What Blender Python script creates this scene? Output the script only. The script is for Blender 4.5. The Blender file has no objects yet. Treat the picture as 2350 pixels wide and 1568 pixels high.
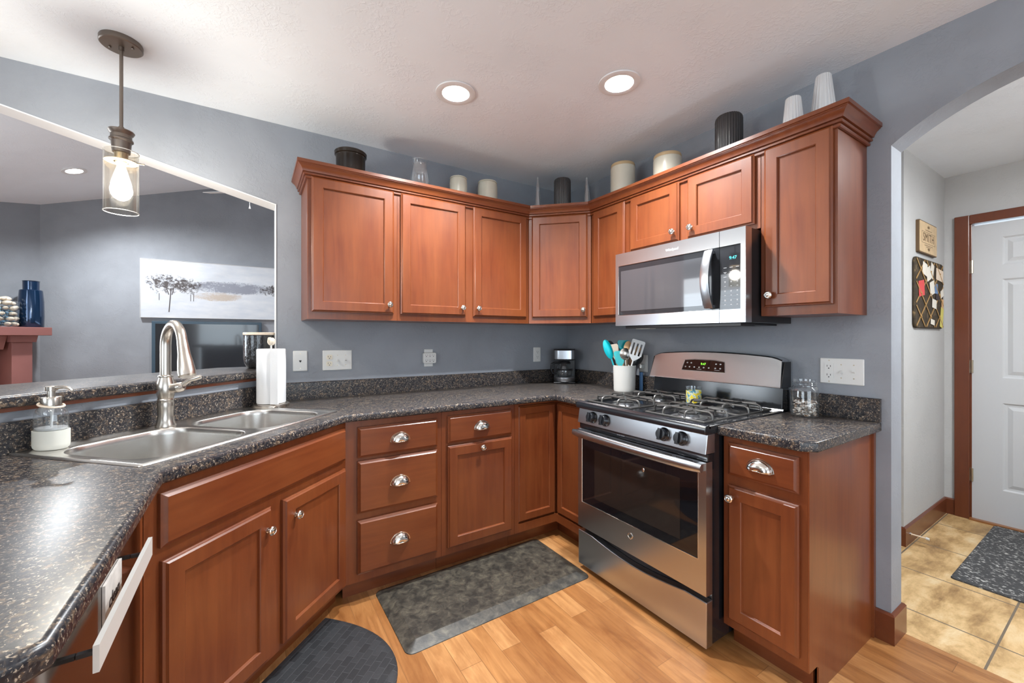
import bpy, bmesh, math, random
from mathutils import Matrix, Vector
random.seed(7)
PI = math.pi
R2 = math.sqrt(2)
SC = bpy.context.scene
COL = SC.collection

# ------------------------------------------------------------------ camera
cam_d = bpy.data.cameras.new('camera')
cam = bpy.data.objects.new('camera', cam_d)
COL.objects.link(cam)
cam_d.sensor_width = 36.0
cam_d.lens = 36.0 * 939.54 / 2350
cam_d.shift_x = 0.0012
cam_d.shift_y = -0.0044
cam_d.clip_start = 0.02
cam.location = (-2.2589, -2.6663, 1.2796)
cam.rotation_euler = (PI / 2, 0, math.radians(57.5744 - 90))
SC.camera = cam

# ------------------------------------------------------------------ colour management, world
vs = SC.view_settings
vs.view_transform = 'Standard'
vs.look = 'None'
vs.gamma = 1.0
vs.exposure = 0.8
vs.use_curve_mapping = False
W = bpy.data.worlds.new('world')
SC.world = W
W.use_nodes = True
bg = W.node_tree.nodes['Background']
bg.inputs[0].default_value = (0.75, 0.87, 1.0, 1)
bg.inputs[1].default_value = 1.6


def light(kind, name, loc, energy, color=(1, 1, 1), size=0.1, size_y=None, rot=(0, 0, 0), spot=None, blend=0.6):
    d = bpy.data.lights.new(name, kind)
    d.energy = energy
    d.color = color
    if kind == 'AREA':
        d.size = size
        if size_y:
            d.shape = 'RECTANGLE'
            d.size_y = size_y
    elif kind in ('POINT', 'SPOT'):
        d.shadow_soft_size = size
        if spot:
            d.spot_size = math.radians(spot)
            d.spot_blend = blend
    o = bpy.data.objects.new(name, d)
    o.location = loc
    o.rotation_euler = rot
    COL.objects.link(o)
    return o


WARM = (0.98, 0.985, 1.0)
NEUT = (0.93, 0.97, 1.0)
DAY = (0.88, 0.94, 1.0)
CEIL = 2.487
# daylight entering through the windows of the west and south walls
light('AREA', 'west_window_daylight', (-5.10, 1.35, 1.55), 20, DAY, 1.5, 1.1, (0, -PI / 2, 0))
light('AREA', 'dining_window_daylight', (-5.10, -2.6, 1.45), 12, DAY, 1.9, 1.6, (0, -PI / 2, 0))
light('AREA', 'patio_door_daylight', (-2.4, -5.10, 1.25), 7, DAY, 2.6, 2.0, (PI / 2, 0, 0))

# ------------------------------------------------------------------ materials


def ramp(nt, fac, stops):
    n = nt.nodes.new('ShaderNodeValToRGB')
    els = n.color_ramp.elements
    while len(els) < len(stops):
        els.new(0.5)
    for e, (p, c) in zip(els, stops):
        e.position = p
        e.color = (*c, 1) if len(c) == 3 else c
    nt.links.new(fac, n.inputs[0])
    return n.outputs[0]


def new_mat(name):
    m = bpy.data.materials.new(name)
    m.use_nodes = True
    nt = m.node_tree
    b = nt.nodes['Principled BSDF']
    return m, nt, b


def mat(name, color, rough=0.5, metal=0.0, spec=None, coat=0.0, emit=None, es=0.0, noise=0.0, nscale=8.0, bump=0.0, bscale=60.0, bdist=0.002, aniso=0.0):
    m, nt, b = new_mat(name)
    b.inputs['Base Color'].default_value = (*color, 1)
    b.inputs['Roughness'].default_value = rough
    b.inputs['Metallic'].default_value = metal
    if spec is not None:
        b.inputs['Specular IOR Level'].default_value = spec
    b.inputs['Coat Weight'].default_value = coat
    b.inputs['Coat Roughness'].default_value = 0.12
    if emit:
        b.inputs['Emission Color'].default_value = (*emit, 1)
        b.inputs['Emission Strength'].default_value = es
    tc = nt.nodes.new('ShaderNodeTexCoord')
    if noise > 0:
        n = nt.nodes.new('ShaderNodeTexNoise')
        n.inputs['Scale'].default_value = nscale
        n.inputs['Detail'].default_value = 5
        nt.links.new(tc.outputs['Object'], n.inputs['Vector'])
        lo = tuple(c * (1 - noise) for c in color)
        hi = tuple(min(1, c * (1 + noise)) for c in color)
        nt.links.new(ramp(nt, n.outputs['Fac'], [(0.3, lo), (0.7, hi)]), b.inputs['Base Color'])
    if bump > 0:
        n2 = nt.nodes.new('ShaderNodeTexNoise')
        n2.inputs['Scale'].default_value = bscale
        n2.inputs['Detail'].default_value = 4
        nt.links.new(tc.outputs['Object'], n2.inputs['Vector'])
        bp = nt.nodes.new('ShaderNodeBump')
        bp.inputs['Strength'].default_value = bump
        bp.inputs['Distance'].default_value = bdist
        nt.links.new(n2.outputs['Fac'], bp.inputs['Height'])
        nt.links.new(bp.outputs[0], b.inputs['Normal'])
    if aniso:
        b.inputs['Anisotropic'].default_value = aniso
    return m


def mapping(nt, scale=(1, 1, 1), rot=(0, 0, 0), src='Object', loc=(0, 0, 0)):
    tc = nt.nodes.new('ShaderNodeTexCoord')
    mp = nt.nodes.new('ShaderNodeMapping')
    mp.inputs['Scale'].default_value = scale
    mp.inputs['Rotation'].default_value = rot
    mp.inputs['Location'].default_value = loc
    nt.links.new(tc.outputs[src], mp.inputs[0])
    return mp.outputs[0]


def tex_noise(nt, vec, scale, detail=4, rough=0.5, dist=0.0):
    n = nt.nodes.new('ShaderNodeTexNoise')
    n.inputs['Scale'].default_value = scale
    n.inputs['Detail'].default_value = detail
    n.inputs['Roughness'].default_value = rough
    n.inputs['Distortion'].default_value = dist
    nt.links.new(vec, n.inputs['Vector'])
    return n.outputs['Fac']


def mixc(nt, fac, a, b, mode='MIX'):
    n = nt.nodes.new('ShaderNodeMix')
    n.data_type = 'RGBA'
    n.blend_type = mode
    for sock, v in ((n.inputs[0], fac), (n.inputs[6], a), (n.inputs[7], b)):
        if isinstance(v, (int, float)):
            sock.default_value = v
        elif isinstance(v, tuple):
            sock.default_value = (*v, 1)
        else:
            nt.links.new(v, sock)
    return n.outputs[2]


def bumpn(nt, b, h, strength, dist):
    bp = nt.nodes.new('ShaderNodeBump')
    bp.inputs['Strength'].default_value = strength
    bp.inputs['Distance'].default_value = dist
    nt.links.new(h, bp.inputs['Height'])
    nt.links.new(bp.outputs[0], b.inputs['Normal'])


def wood_mat(name, c1, c2, c3, axis='z', rough=0.32, coat=0.25):
    m, nt, b = new_mat(name)
    sc = {'z': (14, 14, 1.1), 'x': (1.1, 14, 14)}[axis]
    v = mapping(nt, sc)
    f = tex_noise(nt, v, 3.0, 6, 0.55, 0.6)
    v2 = mapping(nt, (2.5, 2.5, 1.2) if axis == 'z' else (1.2, 2.5, 2.5))
    f2 = tex_noise(nt, v2, 2.2, 3)
    base = ramp(nt, f, [(0.25, c1), (0.75, c2)])
    blot = ramp(nt, f2, [(0.35, (0, 0, 0)), (0.7, (1, 1, 1))])
    col = mixc(nt, blot, base, c3)
    n = nt.nodes.new('ShaderNodeMix')
    n.data_type = 'RGBA'
    n.inputs[0].default_value = 0.45
    nt.links.new(base, n.inputs[6])
    nt.links.new(col, n.inputs[7])
    nt.links.new(n.outputs[2], b.inputs['Base Color'])
    b.inputs['Roughness'].default_value = rough
    b.inputs['Coat Weight'].default_value = coat
    b.inputs['Coat Roughness'].default_value = 0.22
    return m


WC = [(0.112, 0.0225, 0.0062), (0.174, 0.042, 0.0115), (0.235, 0.072, 0.021)]
M = {}
M['wood'] = wood_mat('cherry_stained_maple', *WC)
M['woodx'] = wood_mat('cherry_stained_maple_horizontal', *WC, axis='x')
M['wood_in'] = mat('cabinet_underside', (0.42, 0.27, 0.17), 0.5, noise=0.12)
M['trimwood'] = wood_mat('cherry_trim', (0.105, 0.024, 0.008), (0.145, 0.035, 0.011), (0.165, 0.046, 0.015))
M['trimwoodx'] = wood_mat('cherry_trim_horizontal', (0.105, 0.024, 0.008), (0.145, 0.035, 0.011), (0.165, 0.046, 0.015), axis='x')
M['mantelwood'] = mat('rose_brown_mantel', (0.27, 0.110, 0.098), 0.45, noise=0.1, nscale=4)


def wall_mat(name, color, amt=0.10):
    m, nt, b = new_mat(name)
    v = mapping(nt)
    f = tex_noise(nt, v, 2.5, 6, 0.6, 0.4)
    lo = tuple(c * (1 - amt) for c in color)
    hi = tuple(c * (1 + amt) for c in color)
    nt.links.new(ramp(nt, f, [(0.3, lo), (0.7, hi)]), b.inputs['Base Color'])
    b.inputs['Roughness'].default_value = 0.62
    b.inputs['Specular IOR Level'].default_value = 0.35
    h = tex_noise(nt, v, 38, 5, 0.65, 1.2)
    g = tex_noise(nt, v, 7, 3)
    hr = ramp(nt, h, [(0.48, (0, 0, 0)), (0.60, (1, 1, 1))])
    gr = ramp(nt, g, [(0.45, (0, 0, 0)), (0.60, (1, 1, 1))])
    bumpn(nt, b, mixc(nt, gr, (0.0, 0.0, 0.0), hr), 0.30, 0.004)
    return m


M['wall'] = wall_mat('blue_grey_wall', (0.270, 0.287, 0.318))
M['wall_lr'] = wall_mat('grey_living_wall', (0.255, 0.268, 0.292))
M['wall_hall'] = wall_mat('pale_hall_wall', (0.50, 0.50, 0.495), 0.04)
M['ceil'] = wall_mat('white_ceiling', (0.83, 0.875, 0.925), 0.03)
M['white'] = mat('white_paint', (0.74, 0.74, 0.74), 0.4)
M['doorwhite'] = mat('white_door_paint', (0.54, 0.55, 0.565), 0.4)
M['plate'] = mat('white_plastic', (0.68, 0.68, 0.665), 0.35)
M['ivory'] = mat('ivory_plastic', (0.74, 0.68, 0.56), 0.4)
M['slot'] = mat('dark_slot', (0.02, 0.02, 0.02), 0.6)
M['steel'] = mat('stainless_steel', (0.53, 0.555, 0.59), 0.28, 1.0, bump=0.02, bscale=300, aniso=0.5)
M['steel_sink'] = mat('sink_steel', (0.64, 0.62, 0.59), 0.27, 1.0, aniso=0.3)
M['nickel'] = mat('brushed_nickel', (0.62, 0.57, 0.51), 0.27, 1.0, aniso=0.3)
M['chrome'] = mat('polished_nickel', (0.80, 0.77, 0.72), 0.13, 1.0)
M['dw'] = mat('dark_stainless', (0.34, 0.32, 0.30), 0.12, 1.0)
M['satin'] = mat('satin_aluminium', (0.70, 0.68, 0.64), 0.5, 0.35)
M['bronze'] = mat('brushed_bronze', (0.20, 0.165, 0.14), 0.38, 0.85)
M['brass'] = mat('socket_brass', (0.42, 0.32, 0.20), 0.35, 0.9)
M['black'] = mat('black_enamel', (0.012, 0.013, 0.016), 0.16, coat=0.5)
M['blackpl'] = mat('black_plastic', (0.015, 0.015, 0.017), 0.35)
M['blackglass'] = mat('black_glass', (0.006, 0.006, 0.008), 0.04)
M['mwglass'] = mat('microwave_glass', (0.020, 0.021, 0.024), 0.03, spec=0.5, coat=0.0)
M['mwglass2'] = mat('microwave_inner_glass', (0.060, 0.061, 0.067), 0.04, spec=0.8, coat=0.3)
M['ovenin'] = mat('oven_inner_glass', (0.020, 0.015, 0.013), 0.05)
M['iron'] = mat('cast_grate', (0.11, 0.105, 0.10), 0.34, 0.7)
M['burner'] = mat('burner_cap', (0.42, 0.42, 0.43), 0.30, 0.9)
M['ledg'] = mat('green_display', (0.02, 0.1, 0.0), 0.4, emit=(0.25, 1.0, 0.05), es=1.4)
M['ledc'] = mat('cyan_display', (0.0, 0.1, 0.1), 0.4, emit=(0.1, 0.9, 1.0), es=1.2)
M['print'] = mat('white_print', (0.75, 0.75, 0.75), 0.5)
M['greyprint'] = mat('grey_print', (0.35, 0.35, 0.36), 0.5)
M['cream'] = mat('cream_stoneware', (0.60, 0.57, 0.47), 0.3, noise=0.05)
M['tanrim'] = mat('tan_unglazed_rim', (0.50, 0.36, 0.20), 0.55)
M['darkbrown'] = mat('dark_brown_glaze', (0.020, 0.014, 0.010), 0.10, spec=0.4)
M['blackrib'] = mat('black_ribbed_ceramic', (0.028, 0.026, 0.026), 0.38)
M['whitecer'] = mat('white_matte_ceramic', (0.66, 0.66, 0.66), 0.5)
M['towel'] = mat('paper_towel', (0.68, 0.68, 0.69), 0.9, bump=0.3, bscale=120, bdist=0.001)
M['shell'] = mat('sea_shell', (0.62, 0.53, 0.42), 0.5, noise=0.5, nscale=30)
M['teal'] = mat('teal_silicone', (0.0, 0.33, 0.38), 0.35)
M['teal2'] = mat('turquoise_silicone', (0.03, 0.50, 0.52), 0.35)
M['utwood'] = mat('utensil_wood', (0.56, 0.34, 0.17), 0.55, noise=0.2, nscale=20)
M['darkwood'] = mat('dark_utensil_wood', (0.10, 0.045, 0.02), 0.5)
M['peach'] = mat('peach_silicone', (0.80, 0.66, 0.52), 0.45)
M['blueplastic'] = mat('blue_plastic', (0.10, 0.22, 0.42), 0.4)
M['blueglaze'] = mat('blue_metallic_glaze', (0.004, 0.030, 0.085), 0.10, 0.6, coat=1.0)
M['emit'] = mat('lamp_glow', (1, 1, 1), 0.5, emit=(1.0, 0.97, 0.92), es=14.0)
M['canin'] = mat('lamp_reflector', (0.86, 0.83, 0.76), 0.35)
M['mat1dark'] = mat('marbled_mat', (0.042, 0.036, 0.031), 0.5, noise=0.0)
M['silicone'] = mat('white_silicone', (0.70, 0.70, 0.64), 0.55)
M['liquid'] = mat('clear_soap', (0.60, 0.60, 0.60), 0.1)
M['stone'] = mat('tan_stone', (0.50, 0.28, 0.14), 0.7, noise=0.35, nscale=25)
M['tv'] = mat('tv_screen', (0.012, 0.014, 0.018), 0.05, coat=1.0)
M['tvframe'] = mat('tv_frame', (0.03, 0.06, 0.09), 0.3)
M['canvas'] = mat('canvas_edge', (0.55, 0.53, 0.52), 0.7)
M['plaque'] = mat('carved_wood_plaque', (0.62, 0.45, 0.26), 0.5, noise=0.12, nscale=20)
M['plaquedark'] = mat('burnt_wood', (0.12, 0.07, 0.03), 0.6)
M['ribbon'] = mat('gold_ribbon', (0.38, 0.22, 0.07), 0.55)
M['paper'] = mat('paper_white', (0.72, 0.68, 0.60), 0.7)
M['paperred'] = mat('paper_red', (0.62, 0.06, 0.06), 0.6)
M['paperblue'] = mat('paper_blue', (0.12, 0.22, 0.40), 0.6)
M['paperyellow'] = mat('paper_yellow', (0.62, 0.55, 0.14), 0.6)
M['hinge'] = mat('hinge_metal', (0.55, 0.48, 0.36), 0.3, 1.0)
M['magnet'] = mat('magnet_wood', (0.62, 0.58, 0.54), 0.6, noise=0.12, nscale=40)
M['seatcloth'] = mat('light_grey_cloth', (0.5, 0.5, 0.5), 0.8)


def fabric_board():
    m, nt, b = new_mat('brown_memo_fabric')
    v = mapping(nt)
    f = tex_noise(nt, v, 26, 3, 0.6)
    nt.links.new(ramp(nt, f, [(0.42, (0.030, 0.019, 0.009)), (0.60, (0.055, 0.038, 0.018)), (0.72, (0.20, 0.13, 0.06))]), b.inputs['Base Color'])
    b.inputs['Roughness'].default_value = 0.8
    return m


M['board'] = fabric_board()


def granite():
    m, nt, b = new_mat('dark_speckled_laminate')
    v = mapping(nt)
    f = tex_noise(nt, v, 60, 6, 0.75, 0.8)
    base = ramp(nt, f, [(0.36, (0.012, 0.013, 0.017)), (0.51, (0.034, 0.034, 0.039)), (0.58, (0.085, 0.058, 0.040)), (0.70, (0.24, 0.17, 0.115))])
    f2 = tex_noise(nt, v, 190, 3, 0.6, 0.6)
    sp = ramp(nt, f2, [(0.575, (0, 0, 0)), (0.63, (1, 1, 1))])
    col = mixc(nt, sp, base, (0.38, 0.31, 0.235))
    f3 = tex_noise(nt, v, 120, 2, 0.5, 0.5)
    dk = ramp(nt, f3, [(0.40, (1, 1, 1)), (0.47, (0, 0, 0))])
    col = mixc(nt, dk, col, (0.012, 0.012, 0.016))
    nt.links.new(col, b.inputs['Base Color'])
    b.inputs['Roughness'].default_value = 0.28
    b.inputs['Specular IOR Level'].default_value = 0.42
    bumpn(nt, b, f2, 0.05, 0.001)
    return m


M['granite'] = granite()


def plank_floor():
    m, nt, b = new_mat('maple_plank_floor')
    v = mapping(nt, (1, 1, 1), (0, 0, PI / 2))
    br = nt.nodes.new('ShaderNodeTexBrick')
    br.offset = 0.37
    br.offset_frequency = 2
    br.inputs['Scale'].default_value = 1.0
    br.inputs['Mortar Size'].default_value = 0.0011
    br.inputs['Mortar Smooth'].default_value = 0.3
    br.inputs['Brick Width'].default_value = 0.62
    br.inputs['Row Height'].default_value = 0.093
    br.inputs['Color1'].default_value = (0, 0, 0, 1)
    br.inputs['Color2'].default_value = (1, 1, 1, 1)
    br.inputs['Mortar'].default_value = (0.5, 0.5, 0.5, 1)
    nt.links.new(v, br.inputs['Vector'])
    tint = ramp(nt, br.outputs['Color'], [(0.0, (0.33, 0.140, 0.044)), (0.45, (0.44, 0.208, 0.072)), (1.0, (0.54, 0.285, 0.115))])
    v2 = mapping(nt, (16, 1.5, 1))
    g = tex_noise(nt, v2, 2.2, 6, 0.6, 1.0)
    v3 = mapping(nt, (3, 1.3, 1))
    g3 = tex_noise(nt, v3, 3.3, 4, 0.6, 0.8)
    gr = ramp(nt, g, [(0.3, (0.70, 0.62, 0.55)), (0.7, (1.08, 1.08, 1.08))])
    gr3 = ramp(nt, g3, [(0.35, (0.72, 0.62, 0.54)), (0.6, (1.0, 1.0, 1.0))])
    c = mixc(nt, 1.0, tint, gr, 'MULTIPLY')
    c = mixc(nt, 0.8, c, gr3, 'MULTIPLY')
    c = mixc(nt, br.outputs['Fac'], c, (0.20, 0.085, 0.03))
    nt.links.new(c, b.inputs['Base Color'])
    b.inputs['Roughness'].default_value = 0.34
    b.inputs['Coat Weight'].default_value = 0.15
    b.inputs['Coat Roughness'].default_value = 0.2
    return m


M['floor'] = plank_floor()


def tile_floor():
    m, nt, b = new_mat('beige_slate_tile')
    v = mapping(nt, (1, 1, 1), (0, 0, 0), loc=(-0.355, 0.495, 0))
    br = nt.nodes.new('ShaderNodeTexBrick')
    br.offset = 0.0
    br.inputs['Scale'].default_value = 1.0
    br.inputs['Mortar Size'].default_value = 0.004
    br.inputs['Brick Width'].default_value = 0.455
    br.inputs['Row Height'].default_value = 0.455
    br.inputs['Color1'].default_value = (0, 0, 0, 1)
    br.inputs['Color2'].default_value = (1, 1, 1, 1)
    nt.links.new(v, br.inputs['Vector'])
    vv = mapping(nt, (1.0, 2.2, 1))
    f = tex_noise(nt, vv, 3.6, 8, 0.68, 0.25)
    c = ramp(nt, f, [(0.30, (0.24, 0.135, 0.055)), (0.43, (0.46, 0.29, 0.125)), (0.54, (0.66, 0.45, 0.22)), (0.70, (0.78, 0.63, 0.40))])
    tint = ramp(nt, br.outputs['Color'], [(0, (0.86, 0.84, 0.80)), (1, (1.06, 1.04, 1.02))])
    c = mixc(nt, 1.0, c, tint, 'MULTIPLY')
    c = mixc(nt, br.outputs['Fac'], c, (0.17, 0.13, 0.09))
    nt.links.new(c, b.inputs['Base Color'])
    b.inputs['Roughness'].default_value = 0.42
    bumpn(nt, b, f, 0.12, 0.004)
    return m


M['tile'] = tile_floor()


def marbled():
    m, nt, b = new_mat('marbled_brown_mat')
    v = mapping(nt)
    f = tex_noise(nt, v, 27, 5, 0.62, 0.5)
    nt.links.new(ramp(nt, f, [(0.38, (0.026, 0.023, 0.019)), (0.55, (0.060, 0.052, 0.040)), (0.72, (0.115, 0.100, 0.072))]), b.inputs['Base Color'])
    b.inputs['Roughness'].default_value = 0.42
    h = tex_noise(nt, v, 160, 3)
    bumpn(nt, b, h, 0.25, 0.001)
    return m


M['mat1'] = marbled()


def weave():
    m, nt, b = new_mat('black_basket_weave')
    v = mapping(nt, (1, 1, 1), (0, 0, 0))
    br = nt.nodes.new('ShaderNodeTexBrick')
    br.offset = 0.5
    br.inputs['Scale'].default_value = 1.0
    br.inputs['Brick Width'].default_value = 0.050
    br.inputs['Row Height'].default_value = 0.030
    br.inputs['Mortar Size'].default_value = 0.0016
    br.inputs['Mortar Smooth'].default_value = 0.6
    br.inputs['Color1'].default_value = (0.0, 0.0, 0.0, 1)
    br.inputs['Color2'].default_value = (1, 1, 1, 1)
    nt.links.new(v, br.inputs['Vector'])
    g = tex_noise(nt, v, 150, 3)
    base = ramp(nt, br.outputs['Color'], [(0.0, (0.017, 0.018, 0.020)), (1.0, (0.032, 0.033, 0.036))])
    col = mixc(nt, br.outputs['Fac'], base, (0.042, 0.043, 0.046))
    nt.links.new(col, b.inputs['Base Color'])
    b.inputs['Roughness'].default_value = 0.45
    hh = mixc(nt, 0.25, br.outputs['Color'], g)
    bumpn(nt, b, hh, 0.5, 0.003)
    return m


M['mat2'] = weave()


def rug_mat():
    m, nt, b = new_mat('grey_fleck_rug')
    v = mapping(nt, (1.6, 1, 1))
    f = tex_noise(nt, v, 62, 2, 0.5)
    nt.links.new(ramp(nt, f, [(0.50, (0.055, 0.055, 0.057)), (0.60, (0.10, 0.10, 0.10)), (0.66, (0.48, 0.47, 0.45))]), b.inputs['Base Color'])
    b.inputs['Roughness'].default_value = 0.95
    bumpn(nt, b, f, 0.6, 0.004)
    return m


M['rug'] = rug_mat()


def hammered():
    m, nt, b = new_mat('black_hammered_glaze')
    v = mapping(nt, (1, 1, 0.55))
    f = tex_noise(nt, v, 75, 2, 0.5, 0.6)
    b.inputs['Base Color'].default_value = (0.010, 0.010, 0.012, 1)
    b.inputs['Roughness'].default_value = 0.15
    b.inputs['Coat Weight'].default_value = 1.0
    bumpn(nt, b, f, 1.0, 0.006)
    return m


M['hammer'] = hammered()


def confetti(name, stops, scale, rough=0.4):
    m, nt, b = new_mat(name)
    v = mapping(nt)
    f = tex_noise(nt, v, scale, 3, 0.6, 0.4)
    nt.links.new(ramp(nt, f, stops), b.inputs['Base Color'])
    b.inputs['Roughness'].default_value = rough
    return m


M['tumbler'] = confetti('yellow_blue_print', [(0.38, (0.03, 0.20, 0.30)), (0.45, (0.55, 0.66, 0.62)), (0.50, (0.70, 0.70, 0.45)), (0.56, (0.80, 0.62, 0.02))], 60)
M['ribcrock'] = mat('white_textured_crock', (0.72, 0.70, 0.66), 0.6, bump=0.3, bscale=200, bdist=0.001)


def thin_glass(name, tint=(1, 1, 1), amt=0.10, rough=0.02, haze=0.0):
    m = bpy.data.materials.new(name)
    m.use_nodes = True
    nt = m.node_tree
    nt.nodes.clear()
    out = nt.nodes.new('ShaderNodeOutputMaterial')
    tr = nt.nodes.new('ShaderNodeBsdfTransparent')
    tr.inputs[0].default_value = (*tint, 1)
    gl = nt.nodes.new('ShaderNodeBsdfGlossy')
    gl.inputs['Roughness'].default_value = rough
    gl.inputs[0].default_value = (1, 1, 1, 1)
    lw = nt.nodes.new('ShaderNodeLayerWeight')
    lw.inputs[0].default_value = 0.35
    mp = nt.nodes.new('ShaderNodeMapRange')
    mp.inputs[3].default_value = amt
    mp.inputs[4].default_value = 0.85
    nt.links.new(lw.outputs['Facing'], mp.inputs[0])
    mp2 = nt.nodes.new('ShaderNodeMath')
    mp2.operation = 'POWER'
    mp2.inputs[1].default_value = 2.0
    nt.links.new(mp.outputs[0], mp2.inputs[0])
    add = nt.nodes.new('ShaderNodeMath')
    add.inputs[1].default_value = amt * 0.5
    nt.links.new(mp2.outputs[0], add.inputs[0])
    mx = nt.nodes.new('ShaderNodeMixShader')
    nt.links.new(add.outputs[0], mx.inputs[0])
    nt.links.new(tr.outputs[0], mx.inputs[1])
    nt.links.new(gl.outputs[0], mx.inputs[2])
    res = mx.outputs[0]
    if haze > 0:
        df = nt.nodes.new('ShaderNodeBsdfTranslucent')
        df.inputs[0].default_value = (*tint, 1)
        m2 = nt.nodes.new('ShaderNodeMixShader')
        m2.inputs[0].default_value = haze
        nt.links.new(res, m2.inputs[1])
        nt.links.new(df.outputs[0], m2.inputs[2])
        res = m2.outputs[0]
    nt.links.new(res, out.inputs[0])
    return m


M['glass'] = thin_glass('clear_glass', (0.93, 0.95, 0.96), 0.13, haze=0.02)
M['glass_hi'] = thin_glass('bright_edged_glass', (0.90, 0.93, 0.95), 0.30, haze=0.04)
M['glass_amber'] = thin_glass('seeded_lamp_glass', (0.95, 0.92, 0.84), 0.10, 0.05, haze=0.003)
M['bulbglass'] = thin_glass('bulb_glass', (1, 0.98, 0.94), 0.05, 0.03, haze=0.02)
M['filament'] = mat('hot_filament', (1, 1, 1), 0.5, emit=(1.0, 0.82, 0.55), es=40)
M['winglow'] = mat('daylit_window_pane', (0.8, 0.9, 1.0), 0.3, emit=(0.72, 0.88, 1.0), es=1.8)


class X:
    """tiny node arithmetic helper"""
    def __init__(s, nt, o):
        s.nt, s.o = nt, o

    def _b(s, op, v, rev=False):
        n = s.nt.nodes.new('ShaderNodeMath')
        n.operation = op
        a, b = (v, s) if rev else (s, v)
        for i, q in enumerate((a, b)):
            if isinstance(q, X):
                s.nt.links.new(q.o, n.inputs[i])
            else:
                n.inputs[i].default_value = q
        return X(s.nt, n.outputs[0])

    def __add__(s, v): return s._b('ADD', v)
    def __sub__(s, v): return s._b('SUBTRACT', v)
    def __mul__(s, v): return s._b('MULTIPLY', v)
    def __truediv__(s, v): return s._b('DIVIDE', v)
    def rsub(s, v): return s._b('SUBTRACT', v, True)
    def mx(s, v): return s._b('MAXIMUM', v)
    def mn(s, v): return s._b('MINIMUM', v)
    def gt(s, v): return s._b('GREATER_THAN', v)
    def pw(s, v): return s._b('POWER', v)

    def clamp(s):
        return s.mx(0.0).mn(1.0)


def painting_mat(w, h):
    m, nt, b = new_mat('painted_landscape')
    tc = nt.nodes.new('ShaderNodeTexCoord')
    sp = nt.nodes.new('ShaderNodeSeparateXYZ')
    nt.links.new(tc.outputs['Object'], sp.inputs[0])
    x = X(nt, sp.outputs[0]) / w
    z = X(nt, sp.outputs[2]) / h
    v = tc.outputs['Object']

    def N(s, d=5, r=0.65, sc=(1, 1, 1)):
        return X(nt, tex_noise(nt, mapping(nt, sc), s, d, r, 0.3))
    n1, n2, n3 = N(22, 6, 0.75), N(5, 4, 0.6, (1, 1, 3)), N(60, 3)

    def ell(cx, cz, rx, rz):
        a = (x - cx) / rx
        c = (z - cz) / rz
        return ((a * a + c * c).rsub(1.0)).mx(0.0)
    trees = (ell(0.14, 0.60, 0.17, 0.26) + ell(0.30, 0.56, 0.10, 0.18) + ell(0.85, 0.56, 0.13, 0.16) + ell(0.97, 0.55, 0.10, 0.2)).mn(1.0)
    dark = ((trees.pw(0.5) * 0.55 + n1 - 0.92) * 7.0).clamp()
    mid = ((ell(0.58, 0.57, 0.34, 0.13).pw(0.5) * 0.4 + n2 * 0.5 + n3 * 0.4 - 0.62) * 6.0).clamp()
    tan = ((ell(0.47, 0.40, 0.20, 0.10).pw(0.5) * 0.5 + n2 * 0.5 + n3 * 0.3 - 0.68) * 6.0).clamp()

    def trunk(cx, z0, z1, k, wd):
        t = ((x - cx) - (z - 0.5) * k)
        a = (t * t * (1.0 / (wd * wd))).rsub(1.0).clamp().gt(0.01)
        return a * z.gt(z0) * (z * -1.0).gt(-z1)
    tr = trunk(0.180, 0.10, 0.5, 0.03, 0.0035) + trunk(0.195, 0.40, 0.55, 0.10, 0.003) + trunk(0.155, 0.4, 0.58, -0.12, 0.003) + trunk(0.905, 0.10, 0.5, -0.02, 0.003) + trunk(0.93, 0.12, 0.5, 0.03, 0.003) + trunk(0.96, 0.10, 0.5, -0.04, 0.003) + trunk(0.30, 0.3, 0.42, 0, 0.002) + trunk(0.32, 0.3, 0.44, 0.01, 0.002) + trunk(0.11, 0.3, 0.42, 0, 0.002)
    bgc = ramp(nt, n2.o, [(0.3, (0.47, 0.50, 0.55)), (0.7, (0.57, 0.58, 0.60))])
    c = mixc(nt, mid.o, bgc, (0.22, 0.23, 0.27))
    c = mixc(nt, tan.o, c, (0.42, 0.36, 0.31))
    c = mixc(nt, dark.o, c, (0.055, 0.045, 0.045))
    c = mixc(nt, tr.mn(1.0).o, c, (0.06, 0.05, 0.05))
    nt.links.new(c, b.inputs['Base Color'])
    b.inputs['Roughness'].default_value = 0.6
    return m


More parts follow.
